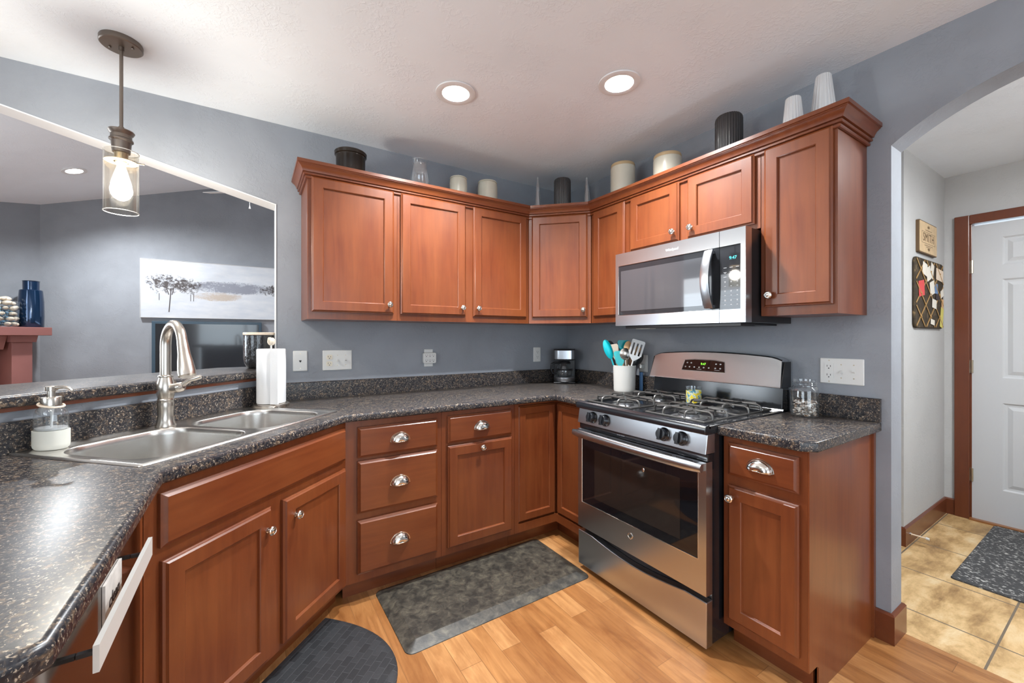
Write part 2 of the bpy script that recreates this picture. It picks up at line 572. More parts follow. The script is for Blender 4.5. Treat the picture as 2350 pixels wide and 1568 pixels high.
# ------------------------------------------------------------------ mesh helpers
class MB:
    def __init__(s, tf=None):
        s.v, s.f, s.mi, s.tf = [], [], [], tf

    def add(s, verts, faces, m=0, tf=None):
        o = len(s.v)
        T = tf if tf is not None else s.tf
        for p in verts:
            p = Vector(p)
            s.v.append(T @ p if T is not None else p)
        for f in faces:
            s.f.append([i + o for i in f])
            s.mi.append(m)
        return s

    def box(s, x0, y0, z0, x1, y1, z1, m=0, tf=None):
        vs_ = [(x0, y0, z0), (x1, y0, z0), (x1, y1, z0), (x0, y1, z0), (x0, y0, z1), (x1, y0, z1), (x1, y1, z1), (x0, y1, z1)]
        return s.add(vs_, [(0, 3, 2, 1), (4, 5, 6, 7), (0, 1, 5, 4), (1, 2, 6, 5), (2, 3, 7, 6), (3, 0, 4, 7)], m, tf)

    def loops(s, ls, m=0, cap0=True, cap1=True, tf=None, closed=True):
        n = len(ls[0])
        vs_ = [p for l in ls for p in l]
        fs = []
        for k in range(len(ls) - 1):
            for i in range(n if closed else n - 1):
                j = (i + 1) % n
                fs.append((k * n + i, k * n + j, (k + 1) * n + j, (k + 1) * n + i))
        if cap0:
            fs.append(tuple(reversed(range(n))))
        if cap1:
            fs.append(tuple(range((len(ls) - 1) * n, len(ls) * n)))
        return s.add(vs_, fs, m, tf)

    def prism(s, poly, z0, z1, m=0, tf=None):
        return s.loops([[(x, y, z0) for x, y in poly], [(x, y, z1) for x, y in poly]], m, tf=tf)

    def lathe(s, prof, n=32, c=(0, 0, 0), m=0, tf=None, ribs=0, rd=0.0, cap0=True, cap1=True):
        ls = []
        for r, z in prof:
            l = []
            for i in range(n):
                a = 2 * PI * i / n
                rr = r * (1 + rd * math.cos(ribs * a)) if ribs else r
                l.append((c[0] + rr * math.cos(a), c[1] + rr * math.sin(a), c[2] + z))
            ls.append(l)
        return s.loops(ls, m, cap0, cap1, tf)

    def tube(s, pts, r, n=10, m=0, tf=None, caps=True):
        P = [Vector(p) for p in pts]
        rs = r if isinstance(r, (list, tuple)) else [r] * len(P)
        ls = []
        up = None
        for i, p in enumerate(P):
            d = (P[min(i + 1, len(P) - 1)] - P[max(i - 1, 0)]).normalized()
            if up is None:
                a = Vector((0, 0, 1)) if abs(d.z) < 0.9 else Vector((1, 0, 0))
                up = (a - d * a.dot(d)).normalized()
            else:
                up = (up - d * up.dot(d)).normalized()
            q = d.cross(up)
            ls.append([p + (up * math.cos(2 * PI * k / n) + q * math.sin(2 * PI * k / n)) * rs[i] for k in range(n)])
        return s.loops(ls, m, caps, caps, tf)

    def ball(s, c, rx, ry=None, rz=None, n=16, m=0, tf=None):
        ry = ry or rx
        rz = rz or rx
        ls = []
        for k in range(1, n // 2):
            ph = PI * k / (n // 2)
            ls.append([(c[0] + rx * math.sin(ph) * math.cos(2 * PI * i / n), c[1] + ry * math.sin(ph) * math.sin(2 * PI * i / n), c[2] - rz * math.cos(ph)) for i in range(n)])
        return s.loops(ls, m, tf=tf)

    def build(s, name, mats, parent=None, bevel=0, seg=2, smooth=True, angle=35, weld=False, solid=0):
        me = bpy.data.meshes.new(name)
        me.from_pydata([tuple(v) for v in s.v], [], s.f)
        if not isinstance(mats, (list, tuple)):
            mats = [mats]
        for m in mats:
            me.materials.append(m)
        me.polygons.foreach_set('material_index', s.mi)
        bm = bmesh.new()
        bm.from_mesh(me)
        if weld:
            bmesh.ops.remove_doubles(bm, verts=bm.verts, dist=1e-5)
        bmesh.ops.recalc_face_normals(bm, faces=bm.faces)
        bm.to_mesh(me)
        bm.free()
        if smooth:
            me.polygons.foreach_set('use_smooth', [True] * len(me.polygons))
            me.set_sharp_from_angle(angle=math.radians(angle))
        o = bpy.data.objects.new(name, me)
        COL.objects.link(o)
        if parent:
            o.parent = parent
        if solid:
            md = o.modifiers.new('thickness', 'SOLIDIFY')
            md.thickness = solid
            md.offset = 0
        if bevel:
            md = o.modifiers.new('bevel', 'BEVEL')
            md.width = bevel
            md.segments = seg
            md.limit_method = 'ANGLE'
            md.angle_limit = math.radians(40)
            md.harden_normals = False
        return o


def rrect(x0, y0, x1, y1, r, n=5):
    out = []
    for cx, cy, a0 in ((x1 - r, y1 - r, 0), (x0 + r, y1 - r, PI / 2), (x0 + r, y0 + r, PI), (x1 - r, y0 + r, 3 * PI / 2)):
        for k in range(n + 1):
            a = a0 + PI / 2 * k / n
            out.append((cx + r * math.cos(a), cy + r * math.sin(a)))
    return out


def offset_poly(poly, d):
    """inward offset of a counter-clockwise polygon"""
    n = len(poly)
    out = []
    for i in range(n):
        p0, p1, p2 = Vector(poly[i - 1]), Vector(poly[i]), Vector(poly[(i + 1) % n])
        a = (p1 - p0).normalized()
        b = (p2 - p1).normalized()
        na = Vector((-a.y, a.x))
        nb = Vector((-b.y, b.x))
        k = (na + nb)
        k = k / max(0.2, k.dot(na))
        out.append(tuple(p1 + k * d))
    return out


def thing(name, label, cat, loc=(0, 0, 0), rotz=0.0, group=None):
    o = bpy.data.objects.new(name, None)
    o.empty_display_size = 0.05
    COL.objects.link(o)
    o.location = loc
    o.rotation_euler = (0, 0, rotz)
    o['label'] = label
    o['category'] = cat
    if group:
        o['group'] = group
    return o


def tag(o, label, cat, group=None):
    o['label'] = label
    o['category'] = cat
    if group:
        o['group'] = group
    return o


def struct(o, label=None):
    o['kind'] = 'structure'
    if label:
        o['label'] = label
    return o


def fill_holes(name, outer, holes, z, mt, parent=None, flip=False, to3=None):
    """flat sheet with holes"""
    bm = bmesh.new()
    es = []
    for lp in [outer] + holes:
        vs_ = [bm.verts.new((to3(p) if to3 else (p[0], p[1], z))) for p in lp]
        for i in range(len(vs_)):
            es.append(bm.edges.new((vs_[i], vs_[(i + 1) % len(vs_)])))
    bmesh.ops.triangle_fill(bm, use_beauty=True, use_dissolve=False, edges=es)
    return bm


def text_mesh(name, body, size, m, parent, tf, extrude=0.0004, shear=0.0, align='CENTER', spacing=1.0):
    cu = bpy.data.curves.new(name, 'FONT')
    cu.body = body
    cu.size = size
    cu.extrude = extrude
    cu.align_x = align
    cu.align_y = 'CENTER'
    cu.shear = shear
    cu.space_character = spacing
    to = bpy.data.objects.new(name, cu)
    COL.objects.link(to)
    dg = bpy.context.evaluated_depsgraph_get()
    me = bpy.data.meshes.new_from_object(to.evaluated_get(dg))
    bpy.data.objects.remove(to)
    me.transform(tf)
    me.materials.clear()
    me.materials.append(m)
    me.name = name
    o = bpy.data.objects.new(name, me)
    COL.objects.link(o)
    if parent:
        o.parent = parent
    return o


def FRONT(x, y, z):
    """text standing upright facing local -y"""
    return Matrix.Translation((x, y, z)) @ Matrix.Rotation(PI / 2, 4, 'X')


AXY = Matrix.Rotation(PI / 2, 4, 'X')      # lathe axis z -> -y


def MY(x, y, z):
    return Matrix.Translation((x, y, z)) @ AXY


# ------------------------------------------------------------------ room shell
HEAD = 2.487
JX = -2.137


def hdr(x):
    return 2.031 - 0.2455 * (x - JX)


# back wall (behind the corner cabinets) with the pass-through opening cut under a sloping header
poly = [(0.125, 0.0), (0.125, 4.2), (-5.32, 4.2), (-5.32, 2.46), (-4.0, hdr(-4.0)), (JX, hdr(JX)), (JX, 0.0)]
w = MB().loops([[(x, 0.0, z) for x, z in poly], [(x, 0.12, z) for x, z in poly]])
struct(w.build('wall_back', M['wall'], smooth=False), 'blue-grey textured wall behind the wall cabinets, cut by a sloping opening')
# thin white boards standing in for the strongly lit reveal of the opening
t = MB()
t.box(JX - 0.004, -0.004, 1.062, JX, 0.124, hdr(JX))
struct(t.build('trim_1', M['white'], smooth=False), 'white narrow upright board standing in for the lit jamb of the pass-through')
t = MB()
pts = [(JX - 0.004, hdr(JX)), (-4.0, hdr(-4.0)), (-4.0, hdr(-4.0) - 0.006), (JX - 0.004, hdr(JX) - 0.006)]
t.loops([[(x, -0.004, z) for x, z in pts], [(x, 0.124, z) for x, z in pts]])
struct(t.build('trim_2', M['white'], smooth=False), 'white sloping board standing in for the lit header underside of the pass-through')

# right wall with arch
ac, az, ar = -2.578, 1.4157, 0.8334
a0 = math.acos((-2.075 - ac) / ar)
arch = [(ac + ar * math.cos(a), az + ar * math.sin(a)) for a in [a0 + (PI - 2 * a0) * k / 28 for k in range(29)]]
poly = [(0.0, 0.0), (-2.075, 0.0)] + arch + [(-3.081, 0.0), (-5.32, 0.0), (-5.32, 2.60), (0.0, 2.60)]
w = MB().loops([[(0.0, y, z) for y, z in poly], [(0.125, y, z) for y, z in poly]])
struct(w.build('wall_right', M['wall'], smooth=False), 'blue-grey textured wall behind the range with an arched opening at its end')

# bar half wall under the raised ledge
WC_ = 2.137
hw = [(JX, 0.0), (-3.11, -0.973), (-3.11, -2.03), (-3.23, -2.03), (-3.23, -0.923), (-2.307, 0.0)]
hw = [(JX + 0.0, 0.0), (JX, 0.119), (-2.188, 0.119), (-3.23, -0.923), (-3.23, -1.985), (-3.11, -1.985), (-3.11, -0.973)]
w = MB().prism(hw, 0, 1.048)
struct(w.build('wall_half', M['wall'], smooth=False), 'blue-grey half wall behind the sink carrying the bar ledge')

# kitchen ceiling with round cut-outs for the recessed lights
CANS = [(-1.4035, -0.8128), (-0.7825, -1.3017), (-2.30, -3.6), (-0.9, -3.6), (-3.9, -2.0)]
RC = 0.066


def circ(cx, cy, r, n=32):
    return [(cx + r * math.cos(2 * PI * i / n), cy + r * math.sin(2 * PI * i / n)) for i in range(n)]


bm = fill_holes('ceiling', [(-5.3, -5.3), (0.0, -5.3), (0.0, 0.0), (-5.3, 0.0)], [circ(x, y, RC) for x, y in CANS], HEAD, None)
me = bpy.data.meshes.new('ceiling')
bm.to_mesh(me)
bm.free()
me.materials.append(M['ceil'])
o = bpy.data.objects.new('ceiling', me)
COL.objects.link(o)
struct(o, 'white textured kitchen ceiling')

# floors
struct(MB().box(-5.3, -5.3, -0.05, 0.125, 5.0, 0.0).build('floor', M['floor'], smooth=False), 'honey-coloured maple plank floor')
struct(MB().box(0.125, -3.4, -0.05, 2.3, 0.0, 0.0).build('floor_hall', M['tile'], smooth=False), 'beige stone-look tile floor of the entry hall')

# outer walls (west and south) with windows


def wall_with_windows(name, plane, a0_, a1_, z1, wins, mt, x, th):
    """plane 'x' : wall at x running along y"""
    mb = MB()
    cuts = sorted(wins)
    cur = a0_

    def seg(u0, u1, z0, z2):
        if u1 - u0 < 1e-4 or z2 - z0 < 1e-4:
            return
        if plane == 'x':
            mb.box(min(x, x + th), u0, z0, max(x, x + th), u1, z2)
        else:
            mb.box(u0, min(x, x + th), z0, u1, max(x, x + th), z2)
    for u0, u1, z0, z2 in cuts:
        seg(cur, u0, 0, z1)
        seg(u0, u1, 0, z0)
        seg(u0, u1, z2, z1)
        cur = u1
    seg(cur, a1_, 0, z1)
    return struct(mb.build(name, mt, smooth=False))


WINW = [(0.6, 2.1, 0.95, 2.1), (-3.6, -1.6, 0.6, 2.1)]
wall_with_windows('wall_left', 'x', -5.3, 5.0, 3.6, WINW, M['wall_hall'], -5.2, -0.12)
wall_with_windows('wall_front', 'y', -5.32, 0.125, 2.6, [(-3.7, -1.1, 0.05, 2.15)], M['wall_hall'], -5.2, -0.12)
k = 0
for u0, u1, z0, z1 in WINW:
    k += 1
    mb = MB()
    for (p0, q0, p1, q1) in ((u0, z0, u1, z0 + 0.05), (u0, z1 - 0.05, u1, z1), (u0, z0, u0 + 0.05, z1), (u1 - 0.05, z0, u1, z1), ((u0 + u1) / 2 - 0.03, z0, (u0 + u1) / 2 + 0.03, z1)):
        mb.box(-5.27, p0, q0, -5.21, p1, q1)
    wd = struct(mb.build('window_%d' % k, M['white'], smooth=False), 'white framed window with lowered slats in the far left wall')
    s_ = MB()
    n = int((z1 - z0 - 0.12) / 0.05)
    for i in range(n):
        zz = z0 + 0.07 + i * 0.05
        s_.box(-5.205, u0 + 0.02, zz, -5.165, u1 - 0.02, zz + 0.004)
    s_.build('blind', M['white'], wd, smooth=False)
    MB().box(-5.245, u0 + 0.04, z0 + 0.04, -5.24, u1 - 0.04, z1 - 0.04).build('pane', M['winglow'], wd, smooth=False)
mb = MB()
for (p0, q0, p1, q1) in ((-3.7, 0.05, -1.1, 0.12), (-3.7, 2.08, -1.1, 2.15), (-3.7, 0.05, -3.63, 2.15), (-1.17, 0.05, -1.1, 2.15), (-2.44, 0.05, -2.36, 2.15)):
    mb.box(p0, -5.29, q0, p1, -5.21, q1)
wd = struct(mb.build('window_3', M['white'], smooth=False), 'white framed sliding patio door')
MB().box(-3.64, -5.255, 0.1, -1.16, -5.25, 2.1).build('pane', M['winglow'], wd, smooth=False)

# living room shell
struct(MB().box(-4.30, 4.2, 0, 1.2, 4.32, 4.6).build('wall_living_back', M['wall_lr'], smooth=False), 'blue-grey far wall of the living room')
struct(MB().prism([(-4.30, 4.2), (-5.3, 3.2), (-5.3, 3.37), (-4.30, 4.37)], 0, 4.2).build('wall_living_corner', M['wall_lr'], smooth=False), 'angled blue-grey living room wall behind the mantel')
struct(MB().box(1.0, 0.0, 0, 1.12, 4.2, 4.6).build('wall_living_right', M['wall_lr'], smooth=False))


def lrz(x):
    return 2.80 + 0.31 * (x + 4.30)


XR = -0.6
cl = [(-5.32, lrz(-5.32)), (XR, lrz(XR)), (1.2, lrz(XR) - 0.31 * (1.2 - XR)), (1.2, lrz(XR) - 0.31 * (1.2 - XR) + 0.05), (XR, lrz(XR) + 0.05), (-5.32, lrz(-5.32) + 0.05)]
struct(MB().loops([[(x, 0.12, z) for x, z in cl], [(x, 4.4, z) for x, z in cl]]).build('ceiling_living', M['ceil'], smooth=False), 'white vaulted living room ceiling')

# hall shell
HY = -1.84
struct(MB().prism([(1.118, HY), (2.02, HY), (2.02, 0.0), (1.118, 0.0)], 0, 2.44).build('wall_hall_left', M['wall_hall'], smooth=False), 'pale grey hall wall carrying the memo board')
mb = MB()
mb.box(2.02, HY, 0, 2.14, 0.0, 2.44)
mb.box(2.02, -1.96, 0, 2.14, HY, 2.44)
mb.box(2.02, -2.90, 2.075, 2.14, -1.96, 2.44)
mb.box(2.02, -3.4, 0, 2.14, -2.90, 2.44)
struct(mb.build('wall_hall_end', M['wall_hall'], smooth=False), 'pale grey end wall of the hall around the white door')
struct(MB().box(0.125, -3.4, 0, 2.14, -3.28, 2.44).build('wall_hall_right', M['wall_hall'], smooth=False))
struct(MB().box(0.125, -3.4, 2.44, 2.14, 0.0, 2.50).build('ceiling_hall', M['ceil'], smooth=False), 'white textured hall ceiling')
light('AREA', 'hall_fill_light', (0.62, -2.92, 2.35), 24, NEUT, 0.3, 0.3, (0, 0, 0))  # unseen lamp, added to brighten the hall
hl = thing('hall_fill_lamp', 'added round flush lamp, out of view, brightening the entry hall', 'ceiling lamp', (0.62, -2.92, 2.44))
MB().lathe([(0.15, 0), (0.15, -0.03), (0.12, -0.06), (0.02, -0.075)], 24).build('shade', M['emit'], hl)

# baseboards


def board(name, pts, h, th, lab):
    """baseboard following points (x,y); inner side to the left of travel is the wall"""
    mb = MB()
    for (x0, y0), (x1, y1) in zip(pts[:-1], pts[1:]):
        d = Vector((x1 - x0, y1 - y0)).normalized()
        nrm = Vector((d.y, -d.x)) * th
        e = d * th * 0.0
        a, b_ = Vector((x0, y0)) - e, Vector((x1, y1)) + e
        mb.prism([tuple(a), tuple(b_), tuple(b_ + nrm), tuple(a + nrm)], 0, h)
    return struct(mb.build(name, M['trimwoodx'], bevel=0.003, smooth=False), lab)


def mitre_board(name, path, h, th, lab, close=False):
    """path: list of (x,y) on the wall face; room to the right of travel"""
    P = [Vector(p) for p in path]
    out = []
    for i, p in enumerate(P):
        dn = [(P[i] - P[i - 1]).normalized()] if i > 0 else []
        dn += [(P[i + 1] - P[i]).normalized()] if i < len(P) - 1 else []
        ns = [Vector((d.y, -d.x)) for d in dn]
        k = ns[0] if len(ns) == 1 else (ns[0] + ns[1]) / (1 + ns[0].dot(ns[1]))
        out.append(p + k * th)
    mb = MB()
    ls = []
    for p, q in zip(P, out):
        p1 = p + (q - p) * 0.55
        ls.append([(p.x, p.y, 0), (q.x, q.y, 0), (q.x, q.y, h - 0.008), (p1.x, p1.y, h), (p.x, p.y, h)])
    mb.loops(ls)
    return struct(mb.build(name, M['trimwoodx'], smooth=False), lab)


mitre_board('baseboard_right', [(0.0, -2.016), (0.0, -2.075), (0.125, -2.075), (0.125, -2.06)], 0.125, 0.014, 'cherry baseboard wrapping the foot of the arch wall')
mitre_board('baseboard_hall', [(1.118, -1.2), (1.118, HY), (2.02, HY), (2.02, -1.893)], 0.115, 0.013, 'cherry baseboard along the hall wall')
mitre_board('baseboard_living', [(-5.2, 3.3), (-4.30, 4.2), (1.0, 4.2)], 0.1, 0.013, 'cherry baseboard of the living room')

# hall door with casing
cas = MB()
cas.box(1.998, -1.966, 0, 2.02, -1.893, 2.135)
cas.box(1.998, -2.967, 0, 2.02, -2.894, 2.135)
cas.box(1.998, -2.894, 2.072, 2.02, -1.966, 2.135)
cas.box(2.0205, -1.976, 0, 2.10, -1.961, 2.075)
struct(cas.build('trim_3', M['trimwood'], bevel=0.004, smooth=False), 'cherry casing around the white hall door')
DX = 2.022
# door in local coords: x along -Y world, y into wall (+X)
dr = MB()
door = bpy.data.objects.new('door_1', None)
COL.objects.link(door)
door.location = (DX, -1.974, 0.012)
door.rotation_euler = (0, 0, -PI / 2)
struct(door, 'white six-panel door at the end of the hall')
PAN = [(0.145, 0.405, 1.63, 1.945), (0.505, 0.765, 1.63, 1.945), (0.145, 0.405, 1.05, 1.615 - 0.0), (0.505, 0.765, 1.05, 1.615), (0.145, 0.405, 0.23, 0.82), (0.505, 0.765, 0.23, 0.82)]
PAN = [(0.14, 0.40, 1.755, 1.945), (0.50, 0.76, 1.755, 1.945), (0.14, 0.40, 0.99, 1.66), (0.50, 0.76, 0.99, 1.66), (0.14, 0.40, 0.23, 0.82), (0.50, 0.76, 0.23, 0.82)]
dm = MB()
W_, H_ = 0.905, 2.045
xs = [0, 0.14, 0.40, 0.50, 0.76, W_]
zs = [0, 0.23, 0.82, 0.99, 1.66, 1.755, 1.945, H_]
for i in range(5):
    for j in range(7):
        x0, x1, z0, z1 = xs[i], xs[i + 1], zs[j], zs[j + 1]
        if i in (1, 3) and j in (1, 3, 5):
            def L(d, y):
                return [(x0 + d, y, z0 + d), (x1 - d, y, z0 + d), (x1 - d, y, z1 - d), (x0 + d, y, z1 - d)]
            dm.loops([L(0, 0.0), L(0.010, 0.008), L(0.022, 0.009), L(0.045, 0.001)], cap0=False)
        else:
            dm.add([(x0, 0, z0), (x1, 0, z0), (x1, 0, z1), (x0, 0, z1)], [(0, 1, 2, 3)])
dm.box(0, 0.012, 0, W_, 0.044, H_)
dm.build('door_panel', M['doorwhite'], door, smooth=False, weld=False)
for zz in (0.30, 1.06, 1.76):
    hg = MB()
    hg.tube([(0.002, -0.006, zz - 0.045), (0.002, -0.006, zz + 0.045)], 0.007, 8)
    hg.box(-0.012, -0.002, zz - 0.045, 0.0, 0.0, zz + 0.045)
    hg.build('hinge', M['hinge'], door)
kn = MB().lathe([(0.03, 0), (0.03, 0.006), (0.012, 0.01), (0.012, 0.035), (0.028, 0.045), (0.028, 0.06), (0.01, 0.068)], 20, tf=MY(0.84, 0, 0.95))
kn.build('door_handle', M['chrome'], door)
struct(MB().box(1.985, -2.89, 0, 2.03, -1.966, 0.012).build('trim_4', M['floor'], smooth=False), 'wooden threshold under the hall door')

# ------------------------------------------------------------------ cabinets
KNOB_PROF = [(0.0045, 0), (0.0045, 0.012), (0.006, 0.016), (0.0155, 0.018), (0.0165, 0.021), (0.015, 0.024), (0.0125, 0.0255), (0.0115, 0.0245), (0.009, 0.0245), (0.008, 0.027), (0.004, 0.029)]


def knob(x, y, z, parent):
    mb = MB()
    mb.lathe([(0.009, 0), (0.009, 0.002), (0.005, 0.004)], 16, tf=MY(x, y, z))
    mb.lathe(KNOB_PROF, 20, tf=MY(x, y, z))
    o = mb.build('knob', M['chrome'], parent)
    return o


def pull(x, y, z, parent, a=0.046, h=0.040, d=0.026):
    mb = MB()
    rows = []
    for j in range(9):
        ph = PI / 2 * j / 8
        rows.append([(x + a * math.cos(PI * i / 18) * max(0.001, math.cos(ph) ** 0.55 if j < 8 else 0.001) * 1.0, y - d * math.sin(ph), z - 0.012 + h * math.sin(PI * i / 18) * (math.cos(ph) ** 0.8 if j < 8 else 0.001)) for i in range(19)])
    mb.loops(rows, closed=False, cap0=False, cap1=False)
    o = mb.build('pull', M['chrome'], parent, solid=0.0025)
    fl = MB()
    pts = [(x + (a + 0.003) * math.cos(PI * i / 18), y - 0.001, z - 0.012 + (h + 0.003) * math.sin(PI * i / 18)) for i in range(19)]
    fl.tube(pts, 0.0022, 6)
    fl.tube([(x + (a + 0.001) * math.cos(PI * i / 12), y - 0.001 - d * math.sin(PI * i / 12), z - 0.0125) for i in range(13)], 0.002, 6)
    f = fl.build('pull_rim', M['chrome'], o)
    return o


def rect_loops(x0, z0, x1, z1, prof):
    return [[(x0 + d, y, z0 + d), (x1 - d, y, z0 + d), (x1 - d, y, z1 - d), (x0 + d, y, z1 - d)] for d, y in prof]


def cab_door(name, x0, z0, x1, z1, parent, y0=0.0, fr=0.056, kn=None, T=0.020):
    y0 = y0 - 0.001
    pr = [(0, y0), (0, y0 - T * 0.5), (0.003, y0 - T * 0.62), (0.006, y0 - T * 0.70), (0.010, y0 - T), (fr - 0.002, y0 - T), (fr + 0.001, y0 - T + 0.003), (fr + 0.003, y0 - T + 0.010)]
    mb = MB().loops(rect_loops(x0, z0, x1, z1, pr), 0)
    o = mb.build(name, M['wood'], parent, smooth=True, angle=25)
    # rails: horizontal-grain strips laid flush into the frame
    if kn:
        knob(kn[0], y0 - T, kn[1], o)
    return o


def cab_drawer(x0, z0, x1, z1, parent, y0=0.0, pl=True, name='drawer', T=0.020):
    y0 = y0 - 0.001
    pr = [(0, y0), (0, y0 - T * 0.5), (0.004, y0 - T * 0.62), (0.007, y0 - T * 0.72), (0.013, y0 - T)]
    o = MB().loops(rect_loops(x0, z0, x1, z1, pr), 0).build(name, M['woodx'], parent, smooth=True, angle=25)
    if pl:
        pull((x0 + x1) / 2, y0 - T, (z0 + z1) / 2 - 0.002, o)
    return o


def carcass(x0, x1, z0, z1, depth, parent, openings, bottom=False, fs=0.038, front_t=0.019):
    """box with a face frame (stiles around the openings)"""
    mb = MB()
    mb.box(x0, front_t, z0, x1, depth, z1)
    o = mb.build('carcass', [M['wood']], parent, smooth=False)
    ff = MB()
    xs_ = sorted({x0, x1} | {v for op in openings for v in (op[0], op[2])})
    zs_ = sorted({z0, z1} | {v for op in openings for v in (op[1], op[3])})
    for i in range(len(xs_) - 1):
        for j in range(len(zs_) - 1):
            cx, cz = (xs_[i] + xs_[i + 1]) / 2, (zs_[j] + zs_[j + 1]) / 2
            if not any(op[0] < cx < op[2] and op[1] < cz < op[3] for op in openings):
                ff.box(xs_[i], 0, zs_[j], xs_[i + 1], front_t, zs_[j + 1])
    ff.build('face_frame', M['wood'], parent, smooth=False)
    return o


def opening_of(x0, z0, x1, z1, i=0.012):
    return (x0 + i, z0 + i, x1 - i, z1 - i)


def base_common(parent, x0, x1, depth=0.60, top=0.879):
    """toe kick"""
    MB().box(x0, 0.075, 0.0, x1, 0.09, 0.0995).build('toe_kick', M['woodx'], parent, smooth=False)


BT = 0.879
UT, UBZ = 2.134, 1.374
# ---- upper cabinets along back wall (rot 0, front y=-.305)
c = thing('wall_cabinet', 'single-door cherry wall cabinet at the left end, next to the pass-through', 'kitchen cabinet', (-2.011, -0.305, 0))
carcass(0, 0.469, UBZ, UT, 0.302, c, [opening_of(0.018, 1.415, 0.448, 2.118)])
cab_door('door', 0.018, 1.412, 0.448, 2.118, c, kn=(0.448 - 0.028, 1.412 + 0.052))
c = thing('wall_cabinet', 'two-door cherry wall cabinet between the left end cabinet and the angled corner one', 'kitchen cabinet', (-1.542, -0.305, 0))
carcass(0.0015, 0.9315, UBZ, UT, 0.302, c, [opening_of(0.019, 1.415, 0.436, 2.118), opening_of(0.492, 1.415, 0.906, 2.118)])
cab_door('door', 0.019, 1.412, 0.436, 2.118, c, kn=(0.436 - 0.028, 1.412 + 0.052))
cab_door('door', 0.492, 1.412, 0.906, 2.118, c, kn=(0.492 + 0.028, 1.412 + 0.052))
# ---- diagonal corner upper
c = thing('corner_wall_cabinet', 'angled cherry wall cabinet in the room corner above the coffee maker', 'kitchen cabinet', (-0.61, -0.305, 0), -PI / 4)
dw_ = 0.305 * R2
cc = MB()
pc = [(0.0, 0.0), (dw_, 0.0), (dw_ + 0.2136, 0.2136), (dw_ / 2, dw_ / 2 + 0.4300 - 0.003), (-0.2136, 0.2136)]
cc.prism([(0.0015, 0.019), (dw_ - 0.0015, 0.019), (dw_ + 0.1940, 0.2136), (dw_ / 2, 0.640 - 0.003), (-0.1940, 0.2136)], UBZ, UT)
cc.build('carcass', M['wood'], c, smooth=False)
ff = MB()
ox0, oz0, ox1, oz1 = opening_of(0.024, 1.412, dw_ - 0.024, 2.118)
ff.box(0.002, 0, UBZ, ox0, 0.019, UT)
ff.box(ox1, 0, UBZ, dw_ - 0.002, 0.019, UT)
ff.box(ox0, 0, UBZ, ox1, 0.019, oz0)
ff.box(ox0, 0, oz1, ox1, 0.019, UT)
ff.build('face_frame', M['wood'], c, smooth=False)
cab_door('door', 0.024, 1.412, dw_ - 0.024, 2.118, c, kn=(dw_ - 0.024 - 0.028, 1.412 + 0.052))
# ---- right wall uppers (rot -90: local x = -Y)


def upperB(y0, y1, z0, lab, doors, ts=0.0):
    c = thing('wall_cabinet', lab, 'kitchen cabinet', (-0.305, y0, 0), -PI / 2)
    wd = y0 - y1
    carcass(0.0015, wd - 0.0015, z0, UT, 0.302, c, [opening_of(a, b_, c_, d_) for a, b_, c_, d_, _ in doors])
    for a, b_, c_, d_, kx in doors:
        cab_door('door', a, b_, c_, d_, c, kn=((c_ - 0.028) if kx > 0 else (a + 0.028), b_ + 0.052))
    return c


upperB(-0.613, -0.945, UBZ, 'narrow single-door cherry wall cabinet between angled corner cabinet and microwave', [(0.030, 1.412, 0.303, 2.118, 1)])
upperB(-0.945, -1.707, 1.775, 'short two-door cherry cabinet directly above the microwave', [(0.016, 1.797, 0.350, 2.118, 1), (0.400, 1.797, 0.740, 2.118, -1)])
upperB(-1.707, -1.997, UBZ, 'tall single-door cherry wall cabinet right of the microwave, nearest the arch', [(0.020, 1.412, 0.276, 2.118, -1)])

# ---- crown moulding swept along the cabinet tops
prof = [(0.000, 2.104), (0.008, 2.104), (0.011, 2.107), (0.011, 2.114), (0.006, 2.116), (0.006, 2.119), (0.016, 2.1205), (0.019, 2.123), (0.019, 2.128), (0.013, 2.1305), (0.013, 2.1335), (0.023, 2.135), (0.026, 2.144), (0.032, 2.155), (0.041, 2.163), (0.045, 2.165), (0.045, 2.168), (0.050, 2.1695), (0.050, 2.186), (0.0, 2.186), (-0.001, 2.135)]
e0 = 0.021
path = [(-2.011, -0.004), (-2.011, -0.305), (-0.61, -0.305), (-0.305, -0.61), (-0.305, -1.997), (-0.004, -1.997)]
P = [Vector(p) for p in path]
ls = []
for i, p in enumerate(P):
    dn = [(P[i] - P[i - 1]).normalized()] if i > 0 else []
    dn += [(P[i + 1] - P[i]).normalized()] if i < len(P) - 1 else []
    ns = [Vector((d.y, -d.x)) for d in dn]
    k = ns[0] if len(ns) == 1 else (ns[0] + ns[1]) / (1 + ns[0].dot(ns[1]))
    ls.append([(p.x + k.x * (d + 0.0005), p.y + k.y * (d + 0.0005), z) for d, z in prof])
cr = MB().loops(ls)
tag(cr.build('crown_moulding', M['woodx'], smooth=True, angle=30), 'cherry crown moulding running along the tops of all wall cabinets', 'moulding')

